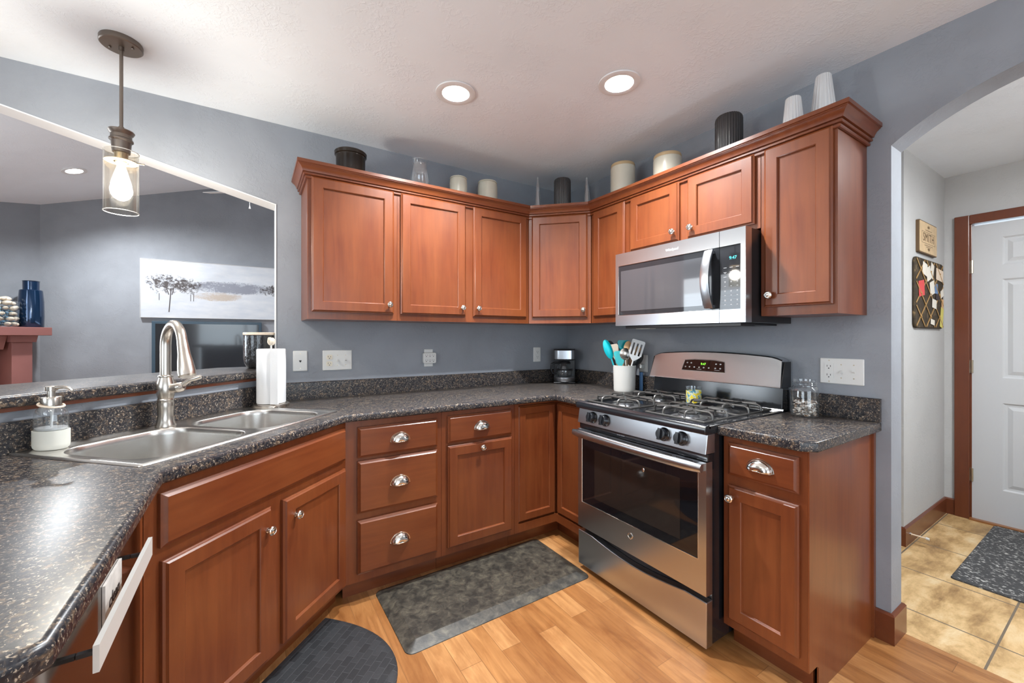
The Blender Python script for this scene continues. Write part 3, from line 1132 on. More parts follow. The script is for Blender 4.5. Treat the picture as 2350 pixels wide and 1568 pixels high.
# ---- base cabinets back wall
c = thing('base_cabinet', 'three-drawer cherry base cabinet between the sink cabinet and the one with a knob on top', 'kitchen cabinet', (-1.880, -0.61, 0))
dz = [(0.699, 0.846), (0.432, 0.683), (0.140, 0.398)]
carcass(0.0, 0.485, 0.10, BT, 0.600, c, [opening_of(0.052, a, 0.459, b_) for a, b_ in dz])
for a, b_ in dz:
    cab_drawer(0.052, a, 0.459, b_, c)
base_common(c, 0.0, 0.485)
c = thing('base_cabinet', 'cherry base cabinet with one drawer over a door knobbed at its top centre', 'kitchen cabinet', (-1.3935, -0.61, 0))
carcass(0.0, 0.4665, 0.10, BT, 0.600, c, [opening_of(0.031, 0.705, 0.440, 0.852), opening_of(0.031, 0.138, 0.442, 0.690)])
cab_drawer(0.031, 0.705, 0.440, 0.852, c)
cab_door('door', 0.031, 0.138, 0.442, 0.690, c, kn=(0.2365, 0.690 - 0.030))
base_common(c, 0.0, 0.4665)
# corner base with folding doors
c = thing('corner_base_cabinet', 'corner cherry base cabinet with two narrow doors meeting at a right angle', 'kitchen cabinet', (-0.9255, -0.61, 0))
mb = MB()
ox = 0.9255 - 0.61      # local x of the inner corner
mb.prism([(0, 0.019), (ox + 0.019, 0.019), (ox + 0.019, -0.332), (0.922, -0.332), (0.922, 0.607), (0, 0.607)], 0.10, BT)
mb.build('carcass', M['wood'], c, smooth=False)
mb = MB()
mb.box(0, 0, 0.10, 0.028, 0.019, BT)
mb.box(0.028, 0, 0.10, ox, 0.019, 0.150)
mb.box(0.028, 0, 0.866, ox, 0.019, BT)
mb.box(ox, -0.332, 0.10, ox + 0.019, 0, 0.150)
mb.box(ox, -0.332, 0.866, ox + 0.019, 0, BT)
mb.build('face_frame', M['wood'], c, smooth=False)
cab_door('door', 0.030, 0.158, ox - 0.003, 0.860, c, y0=0.018, fr=0.050)
# the other leaf, facing -X world, in a rotated frame
TF = Matrix.Translation((ox, -0.003, 0)) @ Matrix.Rotation(-PI / 2, 4, 'Z')
y0 = 0.017
T = 0.02
pr = [(0, y0), (0, y0 - T * 0.5), (0.003, y0 - T * 0.62), (0.006, y0 - T * 0.70), (0.010, y0 - T), (0.048, y0 - T), (0.051, y0 - T + 0.003), (0.053, y0 - T + 0.010)]
MB(TF).loops(rect_loops(0.003, 0.158, 0.300, 0.860, pr)).build('door', M['wood'], c, angle=25)
mb = MB()
mb.box(0, 0.075, 0, ox + 0.075, 0.09, 0.0995)
mb.box(ox + 0.075, -0.332, 0, ox + 0.09, 0.09, 0.0995)
mb.build('toe_kick', M['woodx'], c, smooth=False)
# ---- right base cabinet
YB0, YB1 = -1.710, -2.012
c = thing('base_cabinet', 'narrow cherry base cabinet right of the range with a full side panel', 'kitchen cabinet', (-0.61, YB0, 0), -PI / 2)
wd = YB0 - YB1
carcass(0.0015, wd, 0.10, BT, 0.606, c, [opening_of(0.025, 0.722, 0.280, 0.852), opening_of(0.025, 0.135, 0.280, 0.682)])
cab_drawer(0.025, 0.722, 0.280, 0.852, c)
cab_door('door', 0.025, 0.138, 0.280, 0.682, c, kn=(0.025 + 0.018, 0.682 - 0.048))
MB().box(0.0015, 0.075, 0, wd - 0.012, 0.09, 0.0995).build('toe_kick', M['woodx'], c, smooth=False)
mb = MB()
mb.loops([[(x, y, z) for y, z in [(0.0, 0.10), (0.060, 0.10), (0.0745, 0.09), (0.0745, 0.0), (0.606, 0.0), (0.606, BT), (0.0, BT)]] for x in (wd + 0.0005, wd + 0.006)])
mb.box(wd + 0.006, 0.583, 0.0, wd + 0.014, 0.606, BT)
mb.build('side_panel', M['wood'], c, smooth=False)
# ---- sink cabinet (45 deg): local x = (1,1)/√2, front faces (1,-1)
SU0, SU1, SW = -2.636, -1.761, -0.898


def uw(u, w_):
    return ((u + w_) / R2, (u - w_) / R2)


sx, sy = uw(SU0, SW)
c = thing('sink_base_cabinet', 'angled cherry sink cabinet with a long false front over two doors', 'kitchen cabinet', (sx, sy, 0), PI / 4)
L_ = SU1 - SU0
mb = MB()
mb.prism([(0.001, 0.019), (L_ - 0.001, 0.019), (L_ + 0.18, 0.22), (L_ + 0.18, 0.58), (-0.18, 0.58), (-0.18, 0.22)], 0.10, 0.70)
mb.box(0.001, 0.019, 0.70, L_ - 0.001, 0.035, BT)
mb.build('carcass', M['wood'], c, smooth=False)
ff = MB()
ops = [opening_of(0.035, 0.702, 0.858, 0.852), opening_of(0.040, 0.120, 0.416, 0.664), opening_of(0.474, 0.120, 0.857, 0.664)]
xs_ = sorted({0.0, L_} | {v for op in ops for v in (op[0], op[2])})
zs_ = sorted({0.10, BT} | {v for op in ops for v in (op[1], op[3])})
for i in range(len(xs_) - 1):
    for j in range(len(zs_) - 1):
        cx, cz = (xs_[i] + xs_[i + 1]) / 2, (zs_[j] + zs_[j + 1]) / 2
        if not any(op[0] < cx < op[2] and op[1] < cz < op[3] for op in ops):
            ff.box(xs_[i], 0, zs_[j], xs_[i + 1], 0.019, zs_[j + 1])
ff.build('face_frame', M['wood'], c, smooth=False)
cab_drawer(0.035, 0.702, 0.858, 0.852, c, pl=False, name='false_front')
cab_door('door', 0.040, 0.120, 0.416, 0.664, c, kn=(0.416 - 0.024, 0.664 - 0.075))
cab_door('door', 0.474, 0.120, 0.857, 0.664, c, kn=(0.474 + 0.055, 0.664 - 0.075))
MB().box(-0.03, 0.075, 0, L_ + 0.03, 0.09, 0.0995).build('toe_kick', M['woodx'], c, smooth=False)

# ---- leg: filler, dishwasher, end panel (fronts face +X, local x=+Y)
FX = -2.499
c = thing('end_cabinet_panel', 'cherry end panel closing the counter beside the dishwasher', 'cabinet panel', (FX, -1.965, 0), PI / 2)
MB().box(0, 0, 0, 0.035, 0.60, BT).build('panel', M['wood'], c, smooth=False, bevel=0.002)
c = thing('dishwasher', 'dark stainless dishwasher under the left counter, with bar handle and clean magnet', 'dishwasher', (FX, -1.927, 0), PI / 2)
MB().box(0.0, 0.022, 0.10, 0.655, 0.57, 0.872).build('body', M['blackpl'], c, smooth=False)
MB().box(0.004, -0.002, 0.115, 0.651, 0.020, 0.868).build('door', [M['dw']], c, smooth=False, bevel=0.003)
hd = MB()
hd.box(0.166, -0.036, 0.744, 0.584, -0.028, 0.788)
ho = hd.build('handle', M['satin'], c)
for xx in (0.190, 0.548):
    MB().box(xx, -0.0275, 0.760, xx + 0.009, -0.0025, 0.767).build('bracket', M['blackpl'], ho, smooth=False)
mg = MB().box(0.330, -0.007, 0.712, 0.448, -0.0025, 0.806).build('sign', M['magnet'], c, smooth=False)
text_mesh('lettering', 'clean', 0.036, M['blackpl'], mg, FRONT(0.389, -0.0075, 0.760), shear=0.25)
c = thing('corner_filler', 'cherry filler post between the dishwasher and the angled sink cabinet', 'cabinet panel', (FX, -1.268, 0), PI / 2)
MB().box(0.0, 0.0, 0.10, 0.030, 0.02, BT).build('post', M['wood'], c, smooth=False)

# ------------------------------------------------------------------ worktops
CT, CB = 0.918, 0.880


def bull(poly, z0, z1, r=0.014, n=5):
    """loops of a slab with rounded top and bottom edge, ccw polygon"""
    ls = []
    for k in range(n + 1):
        a = PI / 2 * k / n
        q = offset_poly(poly, r * 0.6 * (1 - math.sin(a)))
        ls.append([(x, y, z0 + r * 0.6 * (1 - math.cos(a))) for x, y in q])
    for k in range(n + 1):
        a = PI / 2 * k / n
        q = offset_poly(poly, r * (1 - math.cos(a)))
        ls.append([(x, y, z1 - r + r * math.sin(a)) for x, y in q])
    return ls


def slab(name, poly, z0, z1, holes, mt, parent, r=0.014):
    ls = bull(poly, z0, z1, r)
    bm = bmesh.new()
    V = [[bm.verts.new(p) for p in l] for l in ls]
    n = len(poly)
    for a, b_ in zip(V[:-1], V[1:]):
        for i in range(n):
            j = (i + 1) % n
            bm.faces.new((a[i], a[j], b_[j], b_[i]))
    for rim, z in ((V[0], z0), (V[-1], z1)):
        es = []
        for i in range(n):
            e = bm.edges.get((rim[i], rim[(i + 1) % n]))
            es.append(e)
        hv = []
        for h in holes:
            vs_ = [bm.verts.new((x, y, z)) for x, y in h]
            hv.append(vs_)
            for i in range(len(vs_)):
                es.append(bm.edges.new((vs_[i], vs_[(i + 1) % len(vs_)])))
        bmesh.ops.triangle_fill(bm, use_beauty=True, use_dissolve=False, edges=es)
        if z == z0:
            low = hv
        else:
            for a, b_ in zip(low, hv):
                for i in range(len(a)):
                    j = (i + 1) % len(a)
                    bm.faces.new((a[i], a[j], b_[j], b_[i]))
    bmesh.ops.recalc_face_normals(bm, faces=bm.faces)
    me = bpy.data.meshes.new(name)
    bm.to_mesh(me)
    bm.free()
    me.polygons.foreach_set('use_smooth', [True] * len(me.polygons))
    me.set_sharp_from_angle(angle=math.radians(40))
    me.materials.append(mt)
    o = bpy.data.objects.new(name, me)
    COL.objects.link(o)
    o.parent = parent
    return o


FE = -0.648
cE = 1.233
main = [(-0.003, -0.943), (-0.003, -0.003), (JX + 0.001, -0.003), (-3.107, -0.976), (-3.107, -1.995), (-2.497, -1.995), (-2.459, -1.957), (-2.459, -2.459 + cE), (FE - cE, FE), (FE, FE), (FE, -0.943)]
wt = thing('countertop', 'dark speckled worktop wrapping from the left counter past the sink to the range', 'countertop', (-1.5, -0.5, CB))
wt_off = Vector((1.5, 0.5, -CB))
hole = [uw(u, w_) for u, w_ in rrect(-2.570, -1.455, -1.755, -0.980, 0.03)]


def sh(p):
    return [(x + 1.5, y + 0.5) for x, y in p]


slab('worktop', sh(main), 0.0, CT - CB, [sh(hole)], M['granite'], wt)
# backsplash path: room on the right of travel
bsp = [(-3.107, -1.99), (-3.107, -0.9755), (JX - 0.0, -0.003), (-0.003, -0.003), (-0.003, -0.943)]


def backsplash(path, parent, off, z0, z1, th=0.019):
    P = [Vector(p) for p in path]
    ls = []
    for i, p in enumerate(P):
        dn = [(P[i] - P[i - 1]).normalized()] if i > 0 else []
        dn += [(P[i + 1] - P[i]).normalized()] if i < len(P) - 1 else []
        ns = [Vector((d.y, -d.x)) for d in dn]
        k = ns[0] if len(ns) == 1 else (ns[0] + ns[1]) / (1 + ns[0].dot(ns[1]))
        q = p + k * th
        q2 = p + k * (th - 0.004)
        ls.append([(p.x + off[0], p.y + off[1], z0), (q.x + off[0], q.y + off[1], z0), (q.x + off[0], q.y + off[1], z1 - 0.004), (q2.x + off[0], q2.y + off[1], z1), (p.x + off[0], p.y + off[1], z1)])
    return MB().loops(ls).build('backsplash', M['granite'], parent, smooth=False)


backsplash(bsp, wt, (1.5, 0.5), CT - CB + 0.0005, 1.017 - CB)
ws = thing('countertop', 'short dark speckled worktop with clipped corner right of the range', 'countertop', (-0.3, -1.87, CB))
rp = [(-0.003, -2.044), (-0.003, -1.708), (FE, -1.708), (FE, -2.005), (FE + 0.039, -2.044)]
slab('worktop', [(x + 0.3, y + 1.87) for x, y in rp[::-1]][::-1] if False else [(x + 0.3, y + 1.87) for x, y in rp][::1], 0.0, CT - CB, [], M['granite'], ws, r=0.007)
backsplash([(-0.003, -1.708), (-0.003, -2.044)], ws, (0.3, 1.87), CT - CB + 0.0005, 1.017 - CB)

# ---- bar ledge
cb0, cb1 = 2.092, 2.74
bar = [(JX - 0.006, JX - 0.006 + cb0), (JX - 0.006, 0.285), (-2.42, 0.285), (-3.36, -3.36 + 2.74), (-3.36, -2.10), (-3.065, -2.10), (-3.065, -3.065 + cb0)]
bl = thing('bar_ledge', 'raised dark speckled bar ledge behind the sink with a cherry strip underneath', 'bar ledge', (-2.7, -0.5, 1.062))
slab('ledge_top', [(x + 2.7, y + 0.5) for x, y in bar], 0.0, 0.038, [], M['granite'], bl)
cs = 2.112
st = [(JX - 0.006, JX - 0.006 + cs), (JX - 0.006, 0.26), (-2.42, 0.26), (-3.33, -0.65), (-3.33, -2.07), (-3.085, -2.07), (-3.085, -3.085 + cs)]
MB().prism([(x + 2.7, y + 0.5) for x, y in st], -0.0135, -0.0005).build('wood_strip', M['trimwoodx'], bl, smooth=False)

# ------------------------------------------------------------------ sink
sx, sy = uw(-2.16, -1.2225)
sk = thing('sink', 'stainless steel double-bowl sink set into the angled counter', 'sink', (sx, sy, CT), PI / 4)
# local: x = u + 2.16 ; y = -(w + 1.2225)  (y toward wall)
OUT = rrect(-0.44, -0.2625, 0.435, 0.2635, 0.012, 4)
B1 = rrect(-0.392, -0.228, -0.014, 0.172, 0.095, 8)
B2 = rrect(0.020, -0.228, 0.392, 0.172, 0.095, 8)
bm = bmesh.new()
top = 0.006


def ring(pts, z):
    return [bm.verts.new((x, y, z)) for x, y in pts]


def bridge(a, b_):
    n = len(a)
    for i in range(n):
        j = (i + 1) % n
        bm.faces.new((a[i], a[j], b_[j], b_[i]))


def inset(pts, d):
    return offset_poly(pts, d)


o0 = ring(OUT, 0.0008)
o1 = ring(inset(OUT, 0.004), top)
o2 = ring(inset(OUT, 0.014), top + 0.0005)
o3 = ring(inset(OUT, 0.020), top - 0.003)
bridge(o0, o1)
bridge(o1, o2)
bridge(o2, o3)
es = [bm.edges.get((o3[i], o3[(i + 1) % len(o3)])) for i in range(len(o3))]
for Bp in (B1, B2):
    r0 = ring(inset(Bp, -0.006), top - 0.003)
    for i in range(len(r0)):
        es.append(bm.edges.new((r0[i], r0[(i + 1) % len(r0)])))
    prev = r0
    for d, z in ((-0.002, top - 0.004), (0.001, top - 0.008), (0.003, -0.02), (0.010, -0.13), (0.016, -0.155), (0.030, -0.170), (0.055, -0.176)):
        r1 = ring(inset(Bp, d), z)
        bridge(prev, r1)
        prev = r1
    bm.faces.new(prev)
bmesh.ops.triangle_fill(bm, use_beauty=True, use_dissolve=False, edges=es)
bmesh.ops.recalc_face_normals(bm, faces=bm.faces)
me = bpy.data.meshes.new('basin')
bm.to_mesh(me)
bm.free()
me.polygons.foreach_set('use_smooth', [True] * len(me.polygons))
me.set_sharp_from_angle(angle=math.radians(50))
me.materials.append(M['steel_sink'])
o = bpy.data.objects.new('basin', me)
COL.objects.link(o)
o.parent = sk
for xx in (-0.2035, 0.201):
    MB().lathe([(0.045, 0), (0.045, 0.003), (0.036, 0.004), (0.030, 0.001), (0.006, 0.001), (0.006, 0.006)], 24, c=(xx, -0.03, -0.1758)).build('drain', M['chrome'], sk)

# ------------------------------------------------------------------ faucet
fx, fy = uw(-2.180, -1.422)
fa = thing('faucet', 'brushed nickel pull-down faucet with a high arched neck at the sink', 'faucet', (fx, fy, CT + 0.004))
MB().lathe([(0.034, 0), (0.034, 0.006), (0.029, 0.018), (0.0255, 0.045), (0.0265, 0.075), (0.0275, 0.092), (0.026, 0.100), (0.0275, 0.104), (0.0275, 0.108), (0.025, 0.112), (0.028, 0.125), (0.031, 0.145), (0.030, 0.165), (0.025, 0.185), (0.0225, 0.196), (0.0255, 0.199), (0.0255, 0.203), (0.019, 0.206)], 32).build('body', M['nickel'], fa)
dx, dy = 0.42, -0.907
rr = 0.082
pts = [(0, 0, 0.20), (0, 0, 0.25), (0, 0, 0.30), (0, 0, 0.324)]
for k in range(1, 15):
    a = PI * 0.92 * k / 14
    s_ = rr * (1 - math.cos(a))
    pts.append((dx * s_, dy * s_, 0.324 + rr * 1.02 * math.sin(a)))
nk = MB().tube(pts, [0.0185] * 4 + [0.0185 - 0.0005 * min(k, 4) for k in range(14)], 18)
nk.build('neck', M['nickel'], fa)
e = Vector(pts[-1])
d = (Vector(pts[-1]) - Vector(pts[-2])).normalized()
hp = [e, e + d * 0.012, e + d * 0.055, e + d * 0.085, e + d * 0.125, e + d * 0.140, e + d * 0.145]
MB().tube(hp, [0.0165, 0.0175, 0.020, 0.0245, 0.0285, 0.0275, 0.022], 22).build('spray_head', M['nickel'], fa)
hd = MB()
rx_, ry_ = 0.844, -0.536
hd.tube([(0.02 * rx_, 0.02 * ry_, 0.150), (0.052 * rx_, 0.052 * ry_, 0.155)], [0.017, 0.020], 16)
hd.tube([(0.053 * rx_, 0.053 * ry_, 0.155), (0.066 * rx_, 0.066 * ry_, 0.158), (0.074 * rx_, 0.074 * ry_, 0.160)], [0.020, 0.019, 0.010], 16)
hd.tube([(0.066 * rx_, 0.066 * ry_, 0.165), (0.10 * rx_, 0.10 * ry_, 0.186), (0.138 * rx_, 0.138 * ry_, 0.197), (0.146 * rx_, 0.146 * ry_, 0.198)], [0.010, 0.008, 0.009, 0.004], 12)
hd.build('handle', M['nickel'], fa)

# ------------------------------------------------------------------ soap dispenser
sx, sy = uw(-2.522, -1.436)
sd = thing('soap_dispenser', 'clear glass soap pump bottle in a white silicone sleeve on the sink corner', 'soap dispenser', (sx, sy, CT + 0.0045), math.radians(-32))


def oval(prof, a, b_, n=32):
    return [[(a * r * math.cos(2 * PI * i / n), b_ * r * math.sin(2 * PI * i / n), z) for i in range(n)] for r, z in prof]


MB().loops(oval([(0.90, 0.002), (0.98, 0.008), (1.0, 0.02), (1.0, 0.085), (0.97, 0.105), (0.85, 0.118), (0.60, 0.127), (0.42, 0.131)], 0.046, 0.034), cap1=False).build('bottle', M['glass'], sd)
MB().loops(oval([(0.88, 0.0), (1.0, 0.006), (1.04, 0.015), (1.04, 0.056), (1.01, 0.056)], 0.047, 0.035)).build('sleeve', M['silicone'], sd)
MB().loops(oval([(0.86, 0.057), (0.92, 0.060), (0.92, 0.064)], 0.046, 0.034)).build('soap', M['liquid'], sd)
pm = MB()
pm.lathe([(0.0245, 0.130), (0.0245, 0.152), (0.0235, 0.154), (0.010, 0.154), (0.0095, 0.172), (0.015, 0.173), (0.0155, 0.185), (0.013, 0.187)], 24)
pm.tube([(0.01, 0, 0.182), (0.040, 0, 0.184), (0.058, 0, 0.180), (0.068, 0, 0.173)], [0.0055, 0.0045, 0.004, 0.0035], 10)
pm.build('pump', M['nickel'], sd)
MB().tube([(0, 0, 0.062), (0.002, 0, 0.10), (0, 0, 0.130)], [0.003, 0.0035, 0.008], 8).build('straw', M['liquid'], sd)
rg = MB()
rg.tube([(0.030 * math.cos(a), 0.028 * math.sin(a), 0.130 - 0.006 * math.cos(a)) for a in [2 * PI * k / 20 for k in range(21)]], 0.003, 8)
rg.build('neck_ring', M['peach'], sd)

sd.scale = (1.0, 1.0, 1.07)
# ------------------------------------------------------------------ paper towel
tx, ty = -2.168, -0.198
ph_ = thing('paper_towel_holder', 'metal paper towel stand with a round base and shell finial', 'towel holder', (tx, ty, CT))
MB().lathe([(0.082, 0.0005), (0.084, 0.004), (0.084, 0.014), (0.078, 0.018), (0.01, 0.019)], 40).build('base', M['nickel'], ph_)
MB().tube([(0, 0, 0.015), (0, 0, 0.34)], 0.006, 10).build('rod', M['nickel'], ph_)
sh_ = MB().ball((0, 0, 0.338), 0.019, 0.017, 0.022, 14)
sh_.ball((-0.008, -0.003, 0.347), 0.010, 0.012, 0.016, 10)
sh_.build('finial', M['shell'], ph_)
rl = MB().lathe([(0.0655, 0.021), (0.067, 0.025), (0.067, 0.296), (0.065, 0.300), (0.022, 0.300), (0.020, 0.297), (0.020, 0.024), (0.022, 0.021), (0.0655, 0.021)], 40, cap0=False, cap1=False)
rl.box(0.03, -0.0685, 0.021, 0.067, -0.058, 0.299)
o = rl.build('paper_towel_roll', M['towel'])
o.location = (tx, ty, CT)
o.rotation_euler = (0, 0, math.radians(-30))
tag(o, 'white paper towel roll on the stand beside the sink', 'paper towels')

# ------------------------------------------------------------------ canister on the bar
cn = thing('canister', 'black textured canister with a pale wooden lid on the bar ledge behind the paper towels', 'canister', (-2.219, 0.125, 1.100))
MB().lathe([(0.050, 0.0), (0.060, 0.006), (0.072, 0.030), (0.077, 0.060), (0.077, 0.188), (0.075, 0.190)], 40).build('body', M['hammer'], cn)
MB().lathe([(0.077, 0.1905), (0.079, 0.193), (0.079, 0.203), (0.076, 0.206)], 40).build('lid', M['peach'], cn)

# ------------------------------------------------------------------ range
YR = -0.946
RX = -0.722
rg = thing('range', 'stainless steel gas range with black sides and cooktop', 'range', (RX, YR, 0), -PI / 2)
RW = 0.758
bd = MB()
bd.box(0.003, 0.045, 0.03, RW - 0.003, 0.70, 0.895)
bd.build('body', M['black'], rg, smooth=False, bevel=0.002)
for xx in (0.04, RW - 0.06):
    for yy in (0.08, 0.62):
        MB().lathe([(0.014, 0), (0.014, 0.031)], 12, c=(xx, yy, 0)).build('foot', M['blackpl'], rg)
# drawer front with scooped top edge
pts = [(0.0, 0.028), (RW, 0.028), (RW, 0.213)]
for k in range(21):
    f = k / 20
    x = RW - 0.10 - (RW - 0.20) * f
    pts.append((x, 0.213 - 0.028 * math.sin(PI * f)))
pts.append((0.0, 0.213))
dmb = MB().loops([[(x, 0.002, z) for x, z in pts], [(x, 0.044, z) for x, z in pts]])
dmb.build('drawer', M['steel'], rg, smooth=False, bevel=0.003)
# oven door: frame with window opening
dd = MB()
wx0, wx1, wz0, wz1 = 0.030, 0.722, 0.375, 0.735
wl = [(wx0, wz0), (wx1, wz0), (wx1, wz1), (wx0, wz1)]
dd.box(0.0, 0.0, 0.238, RW, 0.042, wz0)
dd.box(0.0, 0.0, wz0, wx0, 0.042, wz1)
dd.box(wx1, 0.0, wz0, RW, 0.042, wz1)
dd.box(0.0, 0.0, wz1, RW, 0.042, 0.775)
od = dd.build('oven_door', M['steel'], rg, smooth=False)
MB().box(wx0, 0.003, wz0, wx1, 0.040, wz1).build('window', M['blackglass'], od, smooth=False)
MB().box(wx0 + 0.095, 0.0022, wz0 + 0.045, wx1 - 0.085, 0.0029, wz1 - 0.055).build('inner_glass', M['ovenin'], od, smooth=False)
rim = MB()
rim.tube([(wx0, 0.001, wz0), (wx1, 0.001, wz0), (wx1, 0.001, wz1)], 0.0022, 6)
rim.tube([(wx0, 0.001, wz1), (wx0, 0.001, wz0)], 0.0022, 6)
rim.build('window_trim', M['chrome'], od)
# handle
hm = MB()
sec = []
for k in range(16):
    a = 2 * PI * k / 16
    sec.append((0.013 * math.cos(a), 0.021 * math.sin(a)))
N_ = 24
ls = []
for i in range(N_ + 1):
    x = -0.004 + (RW + 0.004) * i / N_
    f = i / N_
    bow = -0.046 + 0.012 * (2 * f - 1) ** 2
    sc_ = 0.75 + 0.25 * min(1, min(f, 1 - f) * 14)
    ls.append([(x, bow + p * sc_, 0.757 + q * sc_) for p, q in sec])
hm.loops(ls)
for xx in (0.006, RW - 0.028):
    hm.box(xx, -0.038, 0.742, xx + 0.022, 0.0, 0.772)
hm.build('handle', M['steel'], od)
vt = MB()
for a, b_ in ((0.10, 0.20), (0.22, 0.42), (0.44, 0.60), (0.62, 0.70)):
    vt.box(a, -0.0006, 0.764, b_, 0.001, 0.770)
vt.build('vent_slots', M['slot'], od, smooth=False)
# emblems
em = MB()
em.lathe([(0.0145, 0), (0.0145, 0.002), (0.0125, 0.003), (0.0122, 0.0015), (0.001, 0.0015)], 28, tf=MY(0.370, 0.0, 0.325))
eb = em.build('emblem', M['chrome'], od)
text_mesh('lettering', 'GE', 0.013, M['blackpl'], eb, FRONT(0.370, -0.0022, 0.325), shear=0.3, spacing=0.8)
hk = MB().ball((0.445, 0.0015, 0.662), 0.006, 0.003, 0.011, 10)  # chrome bead shaped after a reflection-like mark on the oven glass
hk.build('reflection_mark', M['chrome'], od)
# black band and control panel
MB().box(0.0, 0.012, 0.777, RW, 0.05, 0.806).build('vent_band', M['black'], rg, smooth=False, bevel=0.003)
cp = MB()
cp.loops([[(x, -0.004, 0.808), (x, 0.010, 0.886), (x, 0.06, 0.886), (x, 0.06, 0.808)] for x in (0.0, RW - 0.0)])
cpo = cp.build('control_panel', M['steel'], rg, smooth=False, bevel=0.002)
for ky in (1.058, 1.150, 1.503, 1.592):
    kx = ky - 0.946
    kb = MB()
    T_ = Matrix.Translation((kx, 0.003, 0.850)) @ Matrix.Rotation(PI / 2 - 0.18, 4, 'X')
    kb.lathe([(0.030, 0), (0.030, 0.004), (0.026, 0.008), (0.0245, 0.026), (0.022, 0.030)], 24, tf=T_)
    kb.box(-0.007, -0.025, 0.010, 0.007, 0.025, 0.040, tf=T_)
    kb.build('knob', M['black'], rg, bevel=0.001)
text_mesh('lettering', 'precise simmer', 0.008, M['greyprint'], rg, FRONT(0.30, 0.0115, 0.792))
# cooktop
ct = MB()
lip = [(0.0, 0.886), (-0.012, 0.890), (-0.014, 0.905), (-0.008, 0.921), (0.006, 0.928), (0.020, 0.922), (0.030, 0.912), (0.62, 0.912), (0.63, 0.93), (0.64, 0.93), (0.64, 0.886)]
ct.loops([[(x, y, z) for y, z in lip] for x in (-0.003, RW + 0.003)])
for x0, x1 in ((-0.003, 0.018), (RW - 0.018, RW + 0.003)):
    ct.box(x0, 0.015, 0.909, x1, 0.63, 0.922)
ct.build('cooktop', M['black'], rg, angle=40, bevel=0.002)
# burners and grates
for bx in (0.190, 0.568):
    for by, br_ in ((0.165, 0.045), (0.450, 0.036)):
        b1 = MB()
        b1.lathe([(br_ + 0.035, 0.9125), (br_ + 0.030, 0.915), (br_ + 0.004, 0.914), (br_, 0.918), (br_, 0.928), (br_ - 0.006, 0.930)], 28, c=(bx, by, 0))
        b2 = b1.build('burner', M['burner'], rg)
        MB().lathe([(br_ - 0.004, 0.9302), (br_ - 0.003, 0.936), (br_ - 0.012, 0.939), (0.004, 0.939)], 28, c=(bx, by, 0)).build('burner_cap', M['iron'], b2)


def grate(gx0, gx1):
    g = MB()
    r = 0.0052
    gy0, gy1 = 0.045, 0.595
    zt, zb = 0.958, 0.918
    cx = (gx0 + gx1) / 2

    def arch_(p, q, lean=0.012):
        p, q = Vector(p), Vector(q)
        d_ = (q - p).normalized()
        g.tube([(p.x, p.y, zb), (p.x, p.y, zt - 0.018), tuple(p + d_ * 0.006) + (zt - 0.006,), tuple(p + d_ * 0.018) + (zt,), tuple(q - d_ * 0.018) + (zt,), tuple(q - d_ * 0.006) + (zt - 0.006,), (q.x, q.y, zt - 0.018), (q.x, q.y, zb)], r, 8)
    # low perimeter
    zp = 0.926
    g.tube([(gx0, gy0, zp), (gx1, gy0, zp), (gx1, gy1, zp), (gx0, gy1, zp), (gx0, gy0, zp)], r, 8)
    g.tube([(gx0, (gy0 + gy1) / 2, zp), (gx1, (gy0 + gy1) / 2, zp)], r, 8)
    for by in (0.165, 0.450):
        arch_((gx0, by - 0.055), (gx1, by - 0.055))
        arch_((gx0, by + 0.055), (gx1, by + 0.055))
        s2 = 0.115
        arch_((cx - 0.055, by - s2), (cx - 0.055, by + s2))
        arch_((cx + 0.055, by - s2), (cx + 0.055, by + s2))
        g.tube([(cx - 0.10, by - 0.10, zt), (cx - 0.03, by - 0.03, zt + 0.002)], r, 8)
        g.tube([(cx + 0.10, by + 0.10, zt), (cx + 0.03, by + 0.03, zt + 0.002)], r, 8)
        g.tube([(cx + 0.10, by - 0.10, zt), (cx + 0.03, by - 0.03, zt + 0.002)], r, 8)
        g.tube([(cx - 0.10, by + 0.10, zt), (cx - 0.03, by + 0.03, zt + 0.002)], r, 8)
    return g.build('grate', M['iron'], rg)


grate(0.040, 0.333)
grate(0.425, 0.718)
# backguard
bgm = MB()
bgm.loops([[(x, y, z) for y, z in [(0.628, 0.912), (0.640, 1.032), (0.70, 1.032), (0.70, 0.912)]] for x in (0.004, RW - 0.004)])
bgm.build('backguard_base', M['black'], rg, smooth=False, bevel=0.004)
ls = []
for i in range(33):
    f = i / 32
    x = 0.0 + RW * f
    ht = 1.177 + 0.021 * math.sin(PI * f) ** 0.8
    endk = min(1, min(f, 1 - f) * 12)
    x_ = x
    zt = 1.045 + (ht - 1.045) * (0.35 + 0.65 * endk ** 0.5) if False else ht - 0.010 * (1 - endk) ** 2
    ls.append([(x_, 0.600, 1.034), (x_, 0.603, 1.040), (x_ * 1.0 + (0.5 - f) * 0.02, 0.640, zt - 0.006), (x_ + (0.5 - f) * 0.02, 0.648, zt), (x_ + (0.5 - f) * 0.02, 0.70, zt), (x_, 0.70, 1.034)])
MB().loops(ls).build('backguard', M['steel'], rg, angle=30)
for x0 in (-0.003, RW - 0.001):
    MB().loops([[(x, 0.604, 1.033), (x, 0.646, 1.158), (x, 0.702, 1.158), (x, 0.702, 1.033)] for x in (x0, x0 + 0.004)]).build('backguard_side', M['blackpl'], rg, smooth=False)
# display: sloped panel
slope = math.atan2(0.640 - 0.603, 1.17 - 1.04)


def BG(x, z, off=0.0):
    y = 0.603 + (z - 1.04) * (0.037 / 0.14)
    return Matrix.Translation((x, y - 0.0015 - off, z)) @ Matrix.Rotation(PI / 2 - slope, 4, 'X')


